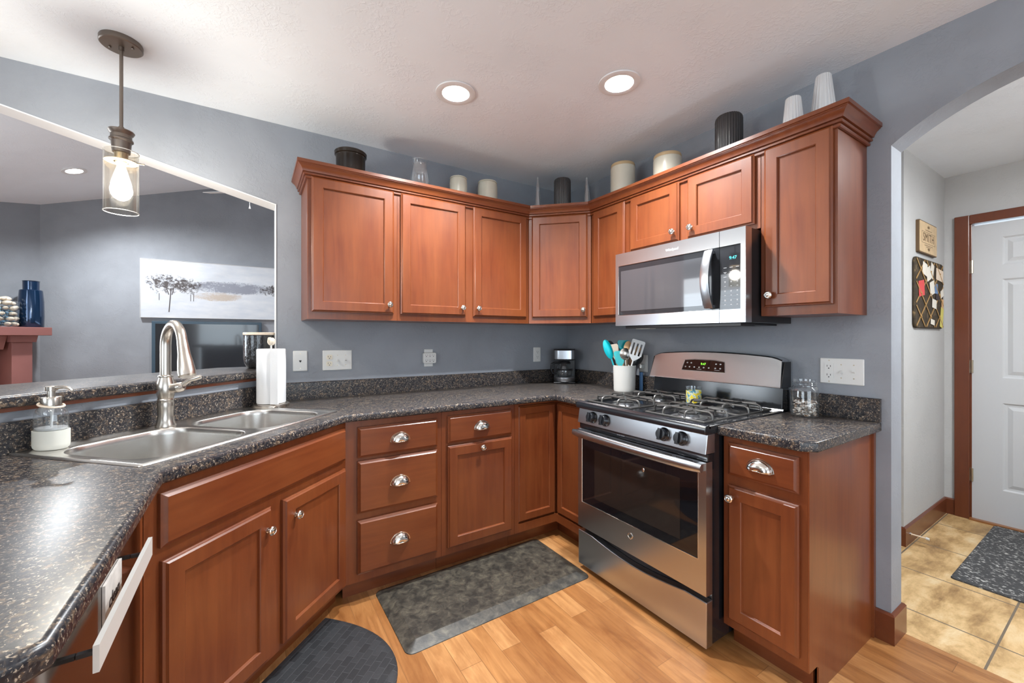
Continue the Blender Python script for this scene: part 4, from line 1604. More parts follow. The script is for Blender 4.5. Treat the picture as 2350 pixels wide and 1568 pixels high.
dp = MB()
dpl = [(-0.128, -0.030), (0.128, -0.030), (0.118, 0.026), (0.06, 0.032), (-0.06, 0.032), (-0.118, 0.026)]
dp.loops([[(x, y, -0.003) for x, y in dpl], [(x, y, 0.0015) for x, y in dpl]], tf=BG(0.350, 1.118))
dpo = dp.build('display_panel', M['blackglass'], rg, smooth=False)
fr_ = MB()
q = [(x * 1.02, y * 1.06, 0.001) for x, y in dpl]
fr_.tube(q + [q[0]], 0.0016, 6, tf=BG(0.350, 1.118))
fr_.build('display_trim', M['chrome'], dpo)
text_mesh('clock', '9:47', 0.018, M['ledg'], dpo, BG(0.350, 1.118) @ Matrix.Translation((0, 0.008, 0.002)), extrude=0.0002)
ic = MB()
for ix, iz in [(-0.10, 0.012), (-0.075, 0.012), (0.075, 0.012), (0.10, 0.012), (-0.108, -0.012), (-0.082, -0.012), (-0.052, -0.012), (-0.022, -0.012), (0.006, -0.012), (0.036, -0.012), (0.074, -0.012), (0.102, -0.012)]:
    ic.box(ix - 0.005, iz - 0.0018, 0.0016, ix + 0.005, iz + 0.0018, 0.0019, tf=BG(0.350, 1.118))
    ic.box(ix - 0.002, iz - 0.004, 0.0016, ix + 0.002, iz + 0.004, 0.0019, tf=BG(0.350, 1.118))
ic.box(-0.035, -0.023, 0.0016, -0.006, -0.0215, 0.0019, tf=BG(0.350, 1.118))
ic.box(0.070, -0.023, 0.0016, 0.100, -0.0215, 0.0019, tf=BG(0.350, 1.118))
ic.build('button_symbols', M['print'], dpo, smooth=False)

# tumbler candle standing between the grates
tb = thing('glass_tumbler', 'small glass tumbler with yellow and blue print standing between the two stove grates', 'tumbler', (-0.232, -1.325, 0.9125))
MB().lathe([(0.032, 0.0), (0.038, 0.003), (0.039, 0.078), (0.0375, 0.078), (0.0365, 0.006)], 32).build('print_band', M['tumbler'], tb)
MB().lathe([(0.039, 0.0785), (0.040, 0.098), (0.0385, 0.098), (0.0375, 0.0785)], 32, cap0=False, cap1=False).build('rim', M['glass'], tb)

# ------------------------------------------------------------------ microwave
mw = thing('microwave', 'stainless over-the-range microwave with dark glass door and curved handle', 'microwave', (-0.430, -0.948, 1.345), -PI / 2)
MWW, MWH = 0.757, 0.422
MB().box(0.003, 0.052, 0.0, MWW - 0.003, 0.425, MWH).build('body', M['blackpl'], mw, smooth=False, bevel=0.002)
SX = 0.638


def framed(mb, x0, x1, z0, z1, ix0, ix1, iz0, iz1, y0, y1):
    mb.box(x0, y0, z0, x1, y1, iz0)
    mb.box(x0, y0, iz1, x1, y1, z1)
    mb.box(x0, y0, iz0, ix0, y1, iz1)
    mb.box(ix1, y0, iz0, x1, y1, iz1)


d1 = MB()
d1.box(0.0, 0.0, 0.0, SX - 0.0015, 0.050, 0.060)
d1.box(0.0, 0.0, 0.350, SX - 0.0015, 0.050, MWH)
d1.box(0.0, 0.0, 0.060, 0.022, 0.050, 0.350)
do = d1.build('door', M['steel'], mw, smooth=False)
g1 = MB().box(0.022, 0.002, 0.060, SX - 0.0015, 0.048, 0.350)
g1.build('glass', M['mwglass'], do, smooth=False)
MB().box(0.040, 0.0012, 0.085, SX - 0.085, 0.0018, 0.318).build('inner_glass', M['mwglass2'], do, smooth=False)
rim = MB()
rim.tube([(0.60, 0.001, 0.060), (0.030, 0.001, 0.060), (0.022, 0.001, 0.068), (0.022, 0.001, 0.342), (0.030, 0.001, 0.350), (0.60, 0.001, 0.350)], 0.0014, 6)
rim.build('glass_trim', M['chrome'], do)
# curved handle
hs = MB()
lsf = []
for i in range(21):
    f = i / 20
    z = 0.068 + 0.272 * f
    bow = -0.028 - 0.024 * math.sin(PI * f) ** 0.85
    cx_ = 0.600 - 0.008 * math.sin(PI * f)
    lsf.append([(cx_ - 0.021, bow + 0.010, z), (cx_ - 0.021, bow + 0.002, z), (cx_ - 0.014, bow, z), (cx_ + 0.014, bow, z), (cx_ + 0.021, bow + 0.002, z), (cx_ + 0.021, bow + 0.012, z)])
hs.loops(lsf)
hs.box(0.586, -0.022, 0.070, 0.614, 0.002, 0.084)
hs.box(0.586, -0.022, 0.324, 0.614, 0.002, 0.338)
hs.build('handle', M['steel'], do, angle=30)
text_mesh('lettering', 'Whirlpool', 0.018, M['print'], do, FRONT(0.385, -0.0006, 0.385), extrude=0.0003)
# control side
d2 = MB()
cx0, cx1 = SX + 0.001, MWW
d2.box(cx0, 0.0, 0.0, cx1, 0.050, 0.060)
d2.box(cx0, 0.0, 0.350, cx1, 0.050, MWH)
d2.box(cx1 - 0.022, 0.0, 0.060, cx1, 0.050, 0.350)
co = d2.build('control_panel', M['steel'], mw, smooth=False)
MB().box(cx0, 0.002, 0.060, cx1 - 0.022, 0.048, 0.350).build('keypad', M['mwglass'], co, smooth=False)
text_mesh('clock', '9:47', 0.020, M['ledc'], co, FRONT(SX + 0.062, 0.0014, 0.292), extrude=0.0002)
kp = MB()
for r_ in range(9):
    for c_ in range(3):
        zz = 0.250 - r_ * 0.021
        xx = SX + 0.026 + c_ * 0.028
        wv_ = 0.007 if r_ < 3 else 0.0035
        kp.box(xx - wv_, 0.0012, zz - 0.0012, xx + wv_, 0.0017, zz + 0.0012)
        if r_ % 2:
            kp.box(xx - 0.003, 0.0012, zz - 0.005, xx + 0.003, 0.0017, zz - 0.003)
kp.build('key_print', M['greyprint'], co, smooth=False)
un = MB()
un.box(0.05, 0.03, -0.016, 0.72, 0.15, -0.0005)
un.box(0.06, 0.18, -0.010, 0.70, 0.40, -0.0005)
un.build('vent_grille', M['blackpl'], mw, smooth=False, bevel=0.002)
MB().box(0.10, 0.06, -0.019, 0.20, 0.11, -0.0165).build('work_lamp', M['canin'], mw, smooth=False)

# ------------------------------------------------------------------ small things on the worktop
# coffee maker
cm = thing('coffee_maker', 'small black and steel drip coffee maker in the back corner', 'coffee maker', (-0.155, -0.150, CT + 0.001), math.radians(-40))
b = MB()
b.box(-0.085, -0.085, 0.0, 0.085, 0.095, 0.012)
b.box(-0.085, 0.030, 0.012, 0.085, 0.095, 0.265)
b.box(-0.082, -0.070, 0.180, 0.082, 0.030, 0.265)
b.build('body', M['blackpl'], cm, bevel=0.008, seg=3)
pb = MB()
pb.lathe([(0.082, 0.013), (0.084, 0.016), (0.084, 0.046), (0.080, 0.050)], 40, c=(0, -0.012, 0))
pb.build('warming_base', M['steel'], cm)
ub = MB()
ub.loops([[(x, y, z) for x, y in rrect(-0.084, -0.090, 0.084, 0.060, 0.045, 6)] for z in (0.187, 0.258)])
ub.build('top_housing', M['steel'], cm, bevel=0.003)
cf = MB()
cf.lathe([(0.052, 0.052), (0.060, 0.060), (0.064, 0.085), (0.058, 0.125), (0.046, 0.145), (0.044, 0.150)], 28, c=(0, -0.018, 0), cap1=False)
cfo = cf.build('carafe', M['glass'], cm)
l2 = MB().lathe([(0.047, 0.150), (0.049, 0.156), (0.040, 0.168), (0.010, 0.170)], 28, c=(0, -0.018, 0))
l2.tube([(-0.044, -0.018, 0.157), (-0.078, -0.030, 0.157), (-0.100, -0.036, 0.148), (-0.104, -0.038, 0.10), (-0.094, -0.034, 0.075), (-0.062, -0.022, 0.072)], [0.006, 0.009, 0.010, 0.009, 0.009, 0.007], 10)
l2.lathe([(0.0655, 0.098), (0.0655, 0.108), (0.0625, 0.112)], 28, c=(0, -0.018, 0), cap0=False, cap1=False)
l2.build('carafe_handle', M['blackpl'], cfo)
cd = MB().tube([(0.09, 0.03, 0.004), (0.115, 0.0, 0.004), (0.135, 0.005, 0.004), (0.145, 0.03, 0.004)], 0.003, 8)
cd.build('power_cord', M['blackpl'], cm)

# utensil crock
UCX, UCY = -0.155, -0.768
cr = thing('utensil_crock', 'white textured ceramic crock left of the range holding utensils', 'crock', (UCX, UCY, CT + 0.0005))
prof = [(0.066, 0.0), (0.0685, 0.004)]
for k in range(13):
    z = 0.010 + k * 0.0125
    r_ = 0.0690 + 0.0035 * k / 12
    prof += [(r_, z), (r_ + 0.0008, z + 0.006)]
prof += [(0.0735, 0.172), (0.0705, 0.173), (0.067, 0.165), (0.064, 0.012)]
MB().lathe(prof, 48).build('pot', M['ribcrock'], cr)


def uten(name, label, base, tip, head, hm, sm, rs=0.005):
    """utensil standing in the crock: base/tip offsets in (right, depth, z) relative to crock"""
    R_ = Vector((0.844, -0.536, 0))
    D_ = Vector((0.536, 0.844, 0))

    def W3(p):
        return Vector((UCX, UCY, CT)) + R_ * p[0] + D_ * p[1] + Vector((0, 0, p[2]))
    b3, t3 = W3(base), W3(tip)
    up_ = (t3 - b3).normalized()
    rt = (R_ - up_ * R_.dot(up_)).normalized()
    nr = rt.cross(up_)
    mt_ = Matrix(((rt.x, nr.x, up_.x, t3.x), (rt.y, nr.y, up_.y, t3.y), (rt.z, nr.z, up_.z, t3.z), (0, 0, 0, 1)))
    t = thing(name, label, 'kitchen utensil', tuple(b3), 0, None)
    inv = Matrix.Translation(-b3)
    MB(inv).tube([tuple(b3), tuple(b3.lerp(t3, 0.6)), tuple(t3)], [rs, rs * 1.1, rs * 0.9], 10).build('handle', sm, t)
    hb = MB(inv @ mt_)
    head(hb)
    hb.build('head', hm, t)
    return t


def h_spat(w_=0.036, l=0.085, slots=False, taper=0.7):
    def f(mb):
        if not slots:
            o_ = [(-0.008, -0.004), (0.008, -0.004), (w_ * taper, 0.022), (w_, l - 0.012), (w_ - 0.008, l), (-w_ + 0.008, l), (-w_, l - 0.012), (-w_ * taper, 0.022)]
            mb.loops([[(x, y, z) for x, z in o_] for y in (-0.003, 0.003)])
        else:
            # slotted turner assembled from solid bars around three slots
            zs0, zs1 = 0.028, l - 0.022
            mb.loops([[(x, y, z) for x, z in [(-0.006, -0.01), (0.006, -0.01), (w_ * 0.8, 0.018), (w_ * 0.9, zs0), (-w_ * 0.9, zs0), (-w_ * 0.8, 0.018)]] for y in (-0.002, 0.002)])
            mb.loops([[(x, y, z) for x, z in [(-w_, zs1), (w_, zs1), (w_, l - 0.006), (w_ - 0.006, l), (-w_ + 0.006, l), (-w_, l - 0.006)]] for y in (-0.002, 0.002)])
            k_ = w_ / 7.0
            for i in range(4):
                x0 = -w_ + i * 4 * k_ * 7 / 7 * (14 / 14) * 1.0
                x0 = -w_ + i * (2 * w_ - 2 * k_) / 3
                mb.box(x0, -0.002, zs0, x0 + 2 * k_, 0.002, zs1)
    return f


def h_spoon(a=0.026, l=0.068, holes=False):
    def f(mb):
        rows = []
        for j in range(7):
            s_ = j / 6
            rows.append([(a * s_ * math.cos(2 * PI * i / 20), 0.012 * (1 - s_ * s_), l / 2 + l / 2 * s_ * math.sin(2 * PI * i / 20)) for i in range(20)] if j else [(0.0005 * math.cos(2 * PI * i / 20), 0.012, l / 2 + 0.0005 * math.sin(2 * PI * i / 20)) for i in range(20)])
        back = [[(x, y + 0.003, z) for x, y, z in r] for r in reversed(rows)]
        mb.loops(rows + back)
    return f


uten('silicone_spoonula', 'dark teal silicone spoon leaning furthest left in the crock', (-0.03, 0.0, 0.05), (-0.085, 0.01, 0.215), h_spoon(0.028, 0.135), M['teal'], M['teal'])
uten('ladle', 'black ladle behind the dark teal spoon in the crock', (-0.02, 0.02, 0.05), (-0.074, 0.030, 0.245), h_spoon(0.032, 0.095), M['blackpl'], M['blackpl'])
uten('silicone_spatula', 'peach silicone spatula between the two teal utensils at the crock left', (-0.02, 0.01, 0.04), (-0.052, 0.015, 0.215), h_spat(0.030, 0.10), M['peach'], M['utwood'])
uten('silicone_spatula', 'bright turquoise silicone spatula at the front left of the crock', (-0.025, -0.03, 0.04), (-0.036, -0.03, 0.170), h_spat(0.036, 0.100), M['teal2'], M['print'])
uten('silicone_spatula', 'dark teal spatula standing tallest at the back of the crock', (0.0, 0.03, 0.04), (0.002, 0.035, 0.255), h_spat(0.040, 0.085), M['teal'], M['utwood'])
uten('slotted_spoon', 'steel slotted spoon with round bowl at the centre of the crock', (0.01, -0.02, 0.03), (-0.002, -0.03, 0.210), h_spoon(0.036, 0.080), M['nickel'], M['nickel'])
uten('wooden_spoon', 'light wooden spoon between the steel spoon and the white turner', (0.0, 0.0, 0.03), (0.018, 0.0, 0.235), h_spoon(0.028, 0.10), M['utwood'], M['utwood'], 0.007)
uten('slotted_turner', 'white slotted turner standing front right in the crock', (-0.005, -0.04, 0.04), (0.048, -0.04, 0.215), h_spat(0.044, 0.130, True), M['print'], M['print'])
uten('wooden_turner', 'light wooden turner tip showing behind the white slotted turner', (0.02, 0.02, 0.04), (0.075, 0.02, 0.215), h_spat(0.020, 0.085), M['utwood'], M['utwood'], 0.006)
uten('serving_spoon', 'black serving spoon below the white slotted turner', (0.0, -0.02, 0.04), (0.052, -0.02, 0.165), h_spoon(0.026, 0.085), M['blackpl'], M['blackpl'])
uten('serving_spoon', 'dark brown wooden spoon low in the middle of the crock', (0.01, 0.01, 0.04), (0.035, -0.01, 0.170), h_spoon(0.020, 0.07), M['darkwood'], M['darkwood'])
uten('mesh_strainer', 'grey mesh strainer spoon furthest right in the crock', (0.03, 0.0, 0.04), (0.083, 0.0, 0.180), h_spoon(0.026, 0.085), M['iron'], M['blackpl'])

# lighter behind crock
lt = MB().box(-0.012, -0.006, 0.0, 0.012, 0.006, 0.125)
o = lt.build('lighter', M['blueplastic'], bevel=0.003)
o.location = (-0.045, -0.815, CT + 0.001)
o.rotation_euler = (0, 0, -PI / 2)
tag(o, 'flat blue plastic lighter standing behind the utensil crock', 'lighter')

# jar of shells
jr = thing('glass_jar', 'open glass mason jar half full of shells on the short worktop', 'jar', (-0.125, -1.808, CT + 0.0005))
MB().lathe([(0.045, 0.0), (0.052, 0.004), (0.054, 0.012), (0.054, 0.118), (0.050, 0.130), (0.044, 0.137), (0.044, 0.142), (0.047, 0.144), (0.044, 0.148), (0.047, 0.152), (0.044, 0.156), (0.045, 0.166)], 36, cap1=False).build('jar_glass', M['glass'], jr)
sm = MB()
rnd = random.Random(3)
for i in range(150):
    a, rr_ = rnd.uniform(0, 2 * PI), 0.043 * math.sqrt(rnd.random())
    z = 0.008 + 0.064 * rnd.random()
    sm.ball((rr_ * math.cos(a), rr_ * math.sin(a), z), rnd.uniform(0.004, 0.009), rnd.uniform(0.004, 0.008), rnd.uniform(0.003, 0.007), 8)
M['smallshell'] = confetti('mixed_small_shells', [(0.35, (0.08, 0.04, 0.02)), (0.45, (0.40, 0.27, 0.17)), (0.55, (0.62, 0.60, 0.58)), (0.68, (0.75, 0.68, 0.58))], 90, 0.5)
so = sm.build('shell_heap', M['smallshell'])
so.location = jr.location
so['kind'] = 'stuff'
tag(so, 'heap of small mixed shells inside the mason jar', 'shells')

# ------------------------------------------------------------------ electrical plates


def plate(name, label, loc, rotz, w_, h_, cat):
    t = thing(name, label, cat, loc, rotz)
    q0 = rrect(-w_ / 2, -h_ / 2, w_ / 2, h_ / 2, 0.004, 3)
    q1 = rrect(-w_ / 2 + 0.003, -h_ / 2 + 0.003, w_ / 2 - 0.003, h_ / 2 - 0.003, 0.003, 3)
    MB().loops([[(x, -0.0005, z) for x, z in q0], [(x, -0.003, z) for x, z in q0], [(x, -0.0055, z) for x, z in q1]]).build('cover', M['plate'], t)
    return t


def screws(mb, xs_, z):
    for x in xs_:
        for s_ in (-1, 1):
            mb.lathe([(0.0028, 0), (0.0028, 0.0008)], 10, tf=MY(x, -0.0054, s_ * z))


def recept(t, x, m=None, gfci=False):
    m = m or M['plate']
    mb = MB()
    if gfci:
        mb.box(x - 0.017, -0.0085, -0.034, x + 0.017, -0.005, 0.034)
    else:
        for s_ in (-1, 1):
            mb.loops([[(x + a, y, s_ * 0.020 + c_) for a, c_ in rrect(-0.017, -0.0145, 0.017, 0.0145, 0.009, 4)] for y in (-0.005, -0.008)])
    o = mb.build('receptacle', m, t)
    sl = MB()
    for s_ in (-1, 1):
        zc = s_ * 0.020
        yy = -0.009
        sl.box(x - 0.0075, yy, zc - 0.002, x - 0.0055, yy + 0.0006, zc + 0.007)
        sl.box(x + 0.0055, yy, zc - 0.002, x + 0.0075, yy + 0.0006, zc + 0.006)
        sl.lathe([(0.0026, 0), (0.0026, 0.0006)], 10, tf=MY(x, yy + 0.0006, zc - 0.008))
    sl.build('slots', M['slot'], o, smooth=False)
    return o


def toggle(t, x, up=False):
    mb = MB()
    mb.box(x - 0.005, -0.0065, -0.012, x + 0.005, -0.005, 0.012)
    z0, z1 = (0.0, 0.014) if up else (-0.014, 0.0)
    mb.loops([[(x - 0.004, -0.006, -0.005), (x + 0.004, -0.006, -0.005), (x + 0.004, -0.006, 0.005), (x - 0.004, -0.006, 0.005)], [(x - 0.0035, -0.019, z0), (x + 0.0035, -0.019, z0), (x + 0.0035, -0.019, z0 + 0.006), (x - 0.0035, -0.019, z0 + 0.006)]])
    return mb.build('toggle', M['plate'], t)


p = plate('phone_jack', 'white single wall plate with one centre jack beside the paper towels', (-2.016, -0.0005, 1.140), 0, 0.075, 0.118, 'wall plate')
mb = MB()
mb.loops([[(-0.006, y, 0.004), (0.006, y, 0.004), (0.006, y, -0.001), (0.0, y, -0.009), (-0.006, y, -0.001)] for y in (-0.0055, -0.0062)])
mb.build('jack', M['slot'], p, smooth=False)
mb = MB()
screws(mb, (0,), 0.042)
mb.build('screw', M['hinge'], p)
p = plate('switch_plate', 'white triple wall plate with an ivory outlet and two toggles under the left cabinets', (-1.814, -0.0005, 1.139), 0, 0.166, 0.120, 'wall plate')
recept(p, -0.046, M['ivory'])
toggle(p, 0.0)
toggle(p, 0.046, True)
mb = MB()
screws(mb, (0.0, 0.046), 0.030)
mb.build('screw', M['hinge'], p)
p = plate('outlet', 'white wall outlet with a six-socket adapter on the back wall', (-1.233, -0.0005, 1.137), 0, 0.062, 0.118, 'wall plate')
mb = MB().loops([[(x, y, z) for x, z in rrect(-0.046, -0.036, 0.046, 0.036, 0.010, 4)] for y in (-0.006, -0.030)])
ad = mb.build('adapter', M['plate'], p, bevel=0.003)
sl = MB()
for zc in (-0.016, 0.018):
    for xc in (-0.025, 0.0, 0.025):
        sl.box(xc - 0.0065, -0.0306, zc - 0.001, xc - 0.0048, -0.030, zc + 0.006)
        sl.box(xc + 0.0048, -0.0306, zc - 0.001, xc + 0.0065, -0.030, zc + 0.006)
        sl.lathe([(0.0028, 0), (0.0028, 0.0006)], 10, tf=MY(xc, -0.030, zc - 0.007))
sl.build('slots', M['slot'], ad, smooth=False)
p = plate('outlet', 'white single wall outlet left of the coffee maker', (-0.317, -0.0005, 1.139), 0, 0.070, 0.116, 'wall plate')
recept(p, 0.0)
p = plate('outlet', 'white wall outlet with a plug, half hidden behind the utensil crock', (-0.0005, -0.80, 1.10), -PI / 2, 0.07, 0.115, 'wall plate')
MB().box(-0.014, -0.034, -0.032, 0.014, -0.006, -0.006).build('plug', M['plate'], p, bevel=0.003)
p = plate('switch_plate', 'large white triple wall plate with outlet and two toggles right of the range', (-0.0005, -1.905, 1.124), -PI / 2, 0.164, 0.116, 'wall plate')
recept(p, -0.046, gfci=True)
toggle(p, 0.0)
toggle(p, 0.046, True)
mb = MB()
screws(mb, (0.0, 0.046), 0.030)
screws(mb, (-0.046,), 0.048)
mb.build('screw', M['hinge'], p)

# ------------------------------------------------------------------ decor above the cabinets
Z0 = UT + 0.0005
o = thing('casserole_crock', 'dark brown glazed round crock on top of the leftmost wall cabinet', 'crock', (-1.774, -0.19, Z0))
MB().lathe([(0.070, 0), (0.076, 0.006), (0.078, 0.02), (0.079, 0.165), (0.081, 0.170), (0.081, 0.176), (0.086, 0.180), (0.088, 0.196), (0.085, 0.200), (0.078, 0.198), (0.074, 0.18), (0.072, 0.02)], 48).build('pot', M['darkbrown'], o)
o = thing('glass_vase', 'clear glass vase with narrow neck standing upright on the two-door cabinet', 'vase', (-1.364, -0.19, Z0))
MB().lathe([(0.060, 0), (0.064, 0.004), (0.066, 0.03), (0.063, 0.12), (0.052, 0.175), (0.045, 0.200), (0.045, 0.230), (0.052, 0.246), (0.052, 0.252)], 36, cap1=False).build('vase_glass', M['glass_hi'], o)


def lidded(label, loc, r, h):
    o = thing('lidded_crock', label, 'crock', loc)
    MB().lathe([(r * 0.85, 0), (r * 0.95, 0.008), (r, 0.04), (r, h * 0.80), (r * 0.95, h * 0.90), (r * 0.92, h * 0.92)], 40).build('pot', M['cream'], o)
    MB().lathe([(r * 0.96, h * 0.925), (r * 0.98, h * 0.94), (r * 0.90, h * 0.97), (r * 0.5, h * 0.985), (r * 0.14, h * 0.99), (r * 0.12, h * 1.03), (r * 0.2, h * 1.05), (r * 0.05, h * 1.07)], 40).build('lid', M['cream'], o)


lidded('smaller cream lidded crock beside the glass vase on the cabinets', (-1.097, -0.19, Z0), 0.058, 0.205)
lidded('larger cream lidded crock nearest the angled corner cabinet', (-0.876, -0.19, Z0), 0.068, 0.222)
for lab, x, y, ztop in (('clear glass spire left of the black ribbed vase on the corner cabinet', -0.52, -0.29, 2.425), ('clear glass spire right of the black ribbed vase on the corner cabinet', -0.275, -0.535, 2.395)):
    o = thing('glass_spire', lab, 'glass ornament', (x, y, Z0))
    hh = ztop - Z0
    MB().lathe([(0.030, 0), (0.032, 0.01), (0.026, hh * 0.3), (0.014, hh * 0.7), (0.007, hh * 0.92), (0.0085, hh * 0.96), (0.004, hh)], 20).build('spire', M['glass_hi'], o)


def ribbed(label, loc, r, h):
    o = thing('ribbed_vase', label, 'vase', loc)
    MB().lathe([(r * 0.96, 0), (r, 0.004), (r, h - 0.022), (r * 0.96, h - 0.008), (r * 0.86, h), (r * 0.78, h - 0.002), (r * 0.76, h - 0.03)], 192, ribs=32, rd=0.022).build('vase_body', M['blackrib'], o, angle=60)


ribbed('black ribbed cylinder vase on the angled corner cabinet', (-0.40, -0.42, Z0), 0.058, 0.257)
ribbed('black ribbed cylinder vase on the cabinet above the microwave', (-0.2, -1.50, Z0), 0.063, 0.268)


def widecrock(label, loc, r, h):
    o = thing('stoneware_crock', label, 'crock', loc)
    MB().lathe([(r * 0.93, 0), (r, 0.008), (r, h - 0.030), (r * 0.97, h - 0.020)], 48).build('pot', M['cream'], o)
    MB().lathe([(r * 0.97, h - 0.0195), (r * 0.985, h - 0.010), (r * 0.94, h), (r * 0.85, h), (r * 0.82, h - 0.015)], 48).build('rim', M['tanrim'], o)


widecrock('tall cream stoneware crock with tan rim right of the corner spire', (-0.2, -0.795, Z0), 0.078, 0.272)
widecrock('shorter cream stoneware crock with tan rim above the cabinet left of the microwave', (-0.2, -1.135, Z0), 0.079, 0.205)


def cone(label, loc, r0, r1, h):
    o = thing('pleated_vase', label, 'vase', loc)
    MB().lathe([(r0 * 0.97, 0), (r0, 0.004), (r0 * 0.9, h * 0.25), (r1 * 1.02, h - 0.004), (r1 * 0.95, h), (r1 * 0.8, h), (r1 * 0.75, h - 0.03)], 120, ribs=20, rd=0.035).build('vase_body', M['whitecer'], o, angle=60)


cone('small white pleated cone vase near the right end of the cabinets', (-0.245, -1.812, Z0), 0.046, 0.028, 0.195)
cone('tall white pleated cone vase at the right end of the cabinets', (-0.150, -1.890, Z0), 0.056, 0.027, 0.285)

# ------------------------------------------------------------------ recessed lights


def can(x, y, z, label, power, tilt=None, name='recessed_light', spot=150, flat=False):
    t = thing(name, label, 'ceiling light', (x, y, z), 0, 'recessed ceiling lights')
    MB().lathe([(0.098, -0.001), (0.097, -0.006), (0.080, -0.009), (0.066, -0.006), (0.066, 0.000)], 40, cap0=False, cap1=False).build('trim_ring', M['white'], t)
    if flat:
        MB().lathe([(0.064, -0.004), (0.064, -0.001)], 32).build('lamp', M['emit'], t)
    else:
        MB().lathe([(0.0655, -0.004), (0.064, 0.010), (0.052, 0.075)], 40, cap0=False, cap1=False).build('reflector', M['canin'], t)
        MB().lathe([(0.051, 0.070), (0.051, 0.078)], 32).build('lamp', M['emit'], t)
    if tilt:
        t.rotation_euler = tilt
    l = light('SPOT', name + '_beam', (x, y, z + (-0.03 if flat else 0.045)), power, NEUT, 0.045, spot=spot, blend=0.7)
    if tilt:
        l.rotation_euler = tilt
    return t


PWR = 125
can(CANS[0][0], CANS[0][1], CEIL, 'left one of the two round recessed lights in the kitchen ceiling', PWR)
can(CANS[1][0], CANS[1][1], CEIL, 'right one of the two round recessed lights, nearer the microwave', PWR)
can(CANS[2][0], CANS[2][1], CEIL, 'added recessed fill light, unseen behind the viewpoint', 14)  # this can and the next two are unseen, added as fill light
can(CANS[3][0], CANS[3][1], CEIL, 'added recessed fill light, unseen, in front of the arch', 40)
can(CANS[4][0], CANS[4][1], CEIL, 'added recessed fill light, unseen, beyond the left counter', 14)
tl = (0, -math.atan(0.31), 0)
lx, ly = -3.769, 3.2065
lr = can(lx, ly, lrz(lx) - 0.001, 'round recessed light in the vaulted living room ceiling', 125, tilt=tl, flat=True)
light('SPOT', 'recessed_light_beam', (-1.6, 1.6, lrz(-1.6) - 0.05), 90, NEUT, 0.05, spot=150)  # spot without a fixture, added to brighten the living room

# ------------------------------------------------------------------ pendants


def pendant(x, y, label, power):
    t = thing('pendant_lamp', label, 'pendant lamp', (x, y, CEIL))
    pm = MB()
    pm.lathe([(0.066, 0.0), (0.068, -0.004), (0.068, -0.021), (0.065, -0.024), (0.012, -0.025)], 40)
    cn_ = pm.build('canopy', M['bronze'], t)
    sc_ = MB()
    for s_ in (-1, 1):
        sc_.ball((s_ * 0.038, -s_ * 0.018, -0.027), 0.005, 0.005, 0.005, 8)
    sc_.build('canopy_screw', M['bronze'], cn_)
    MB().tube([(0, 0, -0.02), (0, 0, -0.04)], 0.0095, 12).build('stem_coupler', M['bronze'], t)
    MB().tube([(0, 0, -0.03), (0, 0, -0.365)], 0.0062, 12).build('stem', M['bronze'], t)
    MB().lathe([(0.009, -0.350), (0.009, -0.362), (0.040, -0.366), (0.042, -0.370), (0.038, -0.378), (0.033, -0.384), (0.034, -0.398), (0.038, -0.402), (0.038, -0.407), (0.032, -0.412), (0.030, -0.440), (0.028, -0.455)], 32).build('socket_cap', M['bronze'], t)
    so_ = MB()
    so_.lathe([(0.028, -0.4555), (0.022, -0.458), (0.020, -0.490), (0.018, -0.495)], 24)
    so_.build('socket', M['brass'], t)
    cl_ = MB()
    cl_.lathe([(0.053, -0.4905), (0.053, -0.4935), (0.024, -0.4935), (0.024, -0.4905)], 32)
    cl_.tube([(0.0, 0, -0.492), (0.074, -0.012, -0.492)], 0.003, 8)
    cl_.build('glass_holder', M['brass'], t)
    MB().lathe([(0.0545, -0.452), (0.0545, -0.698)], 48, cap0=False, cap1=False).build('glass_shade', M['glass_amber'], t)
    rm = MB()
    rm.tube([(0.0545 * math.cos(2 * PI * k / 40), 0.0545 * math.sin(2 * PI * k / 40), -0.698) for k in range(41)], 0.0016, 6)
    rm.tube([(0.0545 * math.cos(2 * PI * k / 40), 0.0545 * math.sin(2 * PI * k / 40), -0.452) for k in range(41)], 0.0016, 6)
    rm.build('glass_rim', M['canin'], t)
    bu = MB()
    bu.lathe([(0.013, -0.495), (0.014, -0.510), (0.022, -0.540), (0.032, -0.580), (0.034, -0.605), (0.028, -0.630), (0.014, -0.645), (0.003, -0.649)], 28, cap0=False)
    bo = bu.build('bulb', M['bulbglass'], t)
    fm = MB()
    for k in range(6):
        a = 2 * PI * k / 6
        fm.tube([(0.006 * math.cos(a), 0.006 * math.sin(a), -0.535), (0.013 * math.cos(a + 0.3), 0.013 * math.sin(a + 0.3), -0.610)], 0.0018, 6)
    fm.build('filament', M['filament'], bo)
    light('POINT', 'pendant_bulb_glow', (x, y, CEIL - 0.585), power, WARM, 0.045)
    return t


pendant(-2.705, -0.402, 'bronze pendant lamp with seeded glass cylinder hanging over the bar', 17)
pendant(-3.17, -1.45, 'second bronze pendant lamp over the far end of the bar, beyond the left edge', 10)

# ------------------------------------------------------------------ floor mats
m1 = MB()
mp_ = rrect(-0.502, -0.248, 0.502, 0.248, 0.035, 6)
ls = []
for d_, z in ((0, 0.0005), (0.001, 0.003), (0.004, 0.004), (0.054, 0.0195), (0.060, 0.0200)):
    ls.append([(x, y, z) for x, y in rrect(-0.502 + d_, -0.248 + d_, 0.502 - d_, 0.248 - d_, max(0.006, 0.035 - d_), 6)])
m1.loops(ls)
o = m1.build('floor_mat', M['mat1'], angle=7)
o.location = (-1.232, -0.812, 0)
o.rotation_euler = (0, 0, math.radians(0.6))
tag(o, 'dark marbled rectangular anti-fatigue mat in front of the drawer cabinets', 'floor mat')
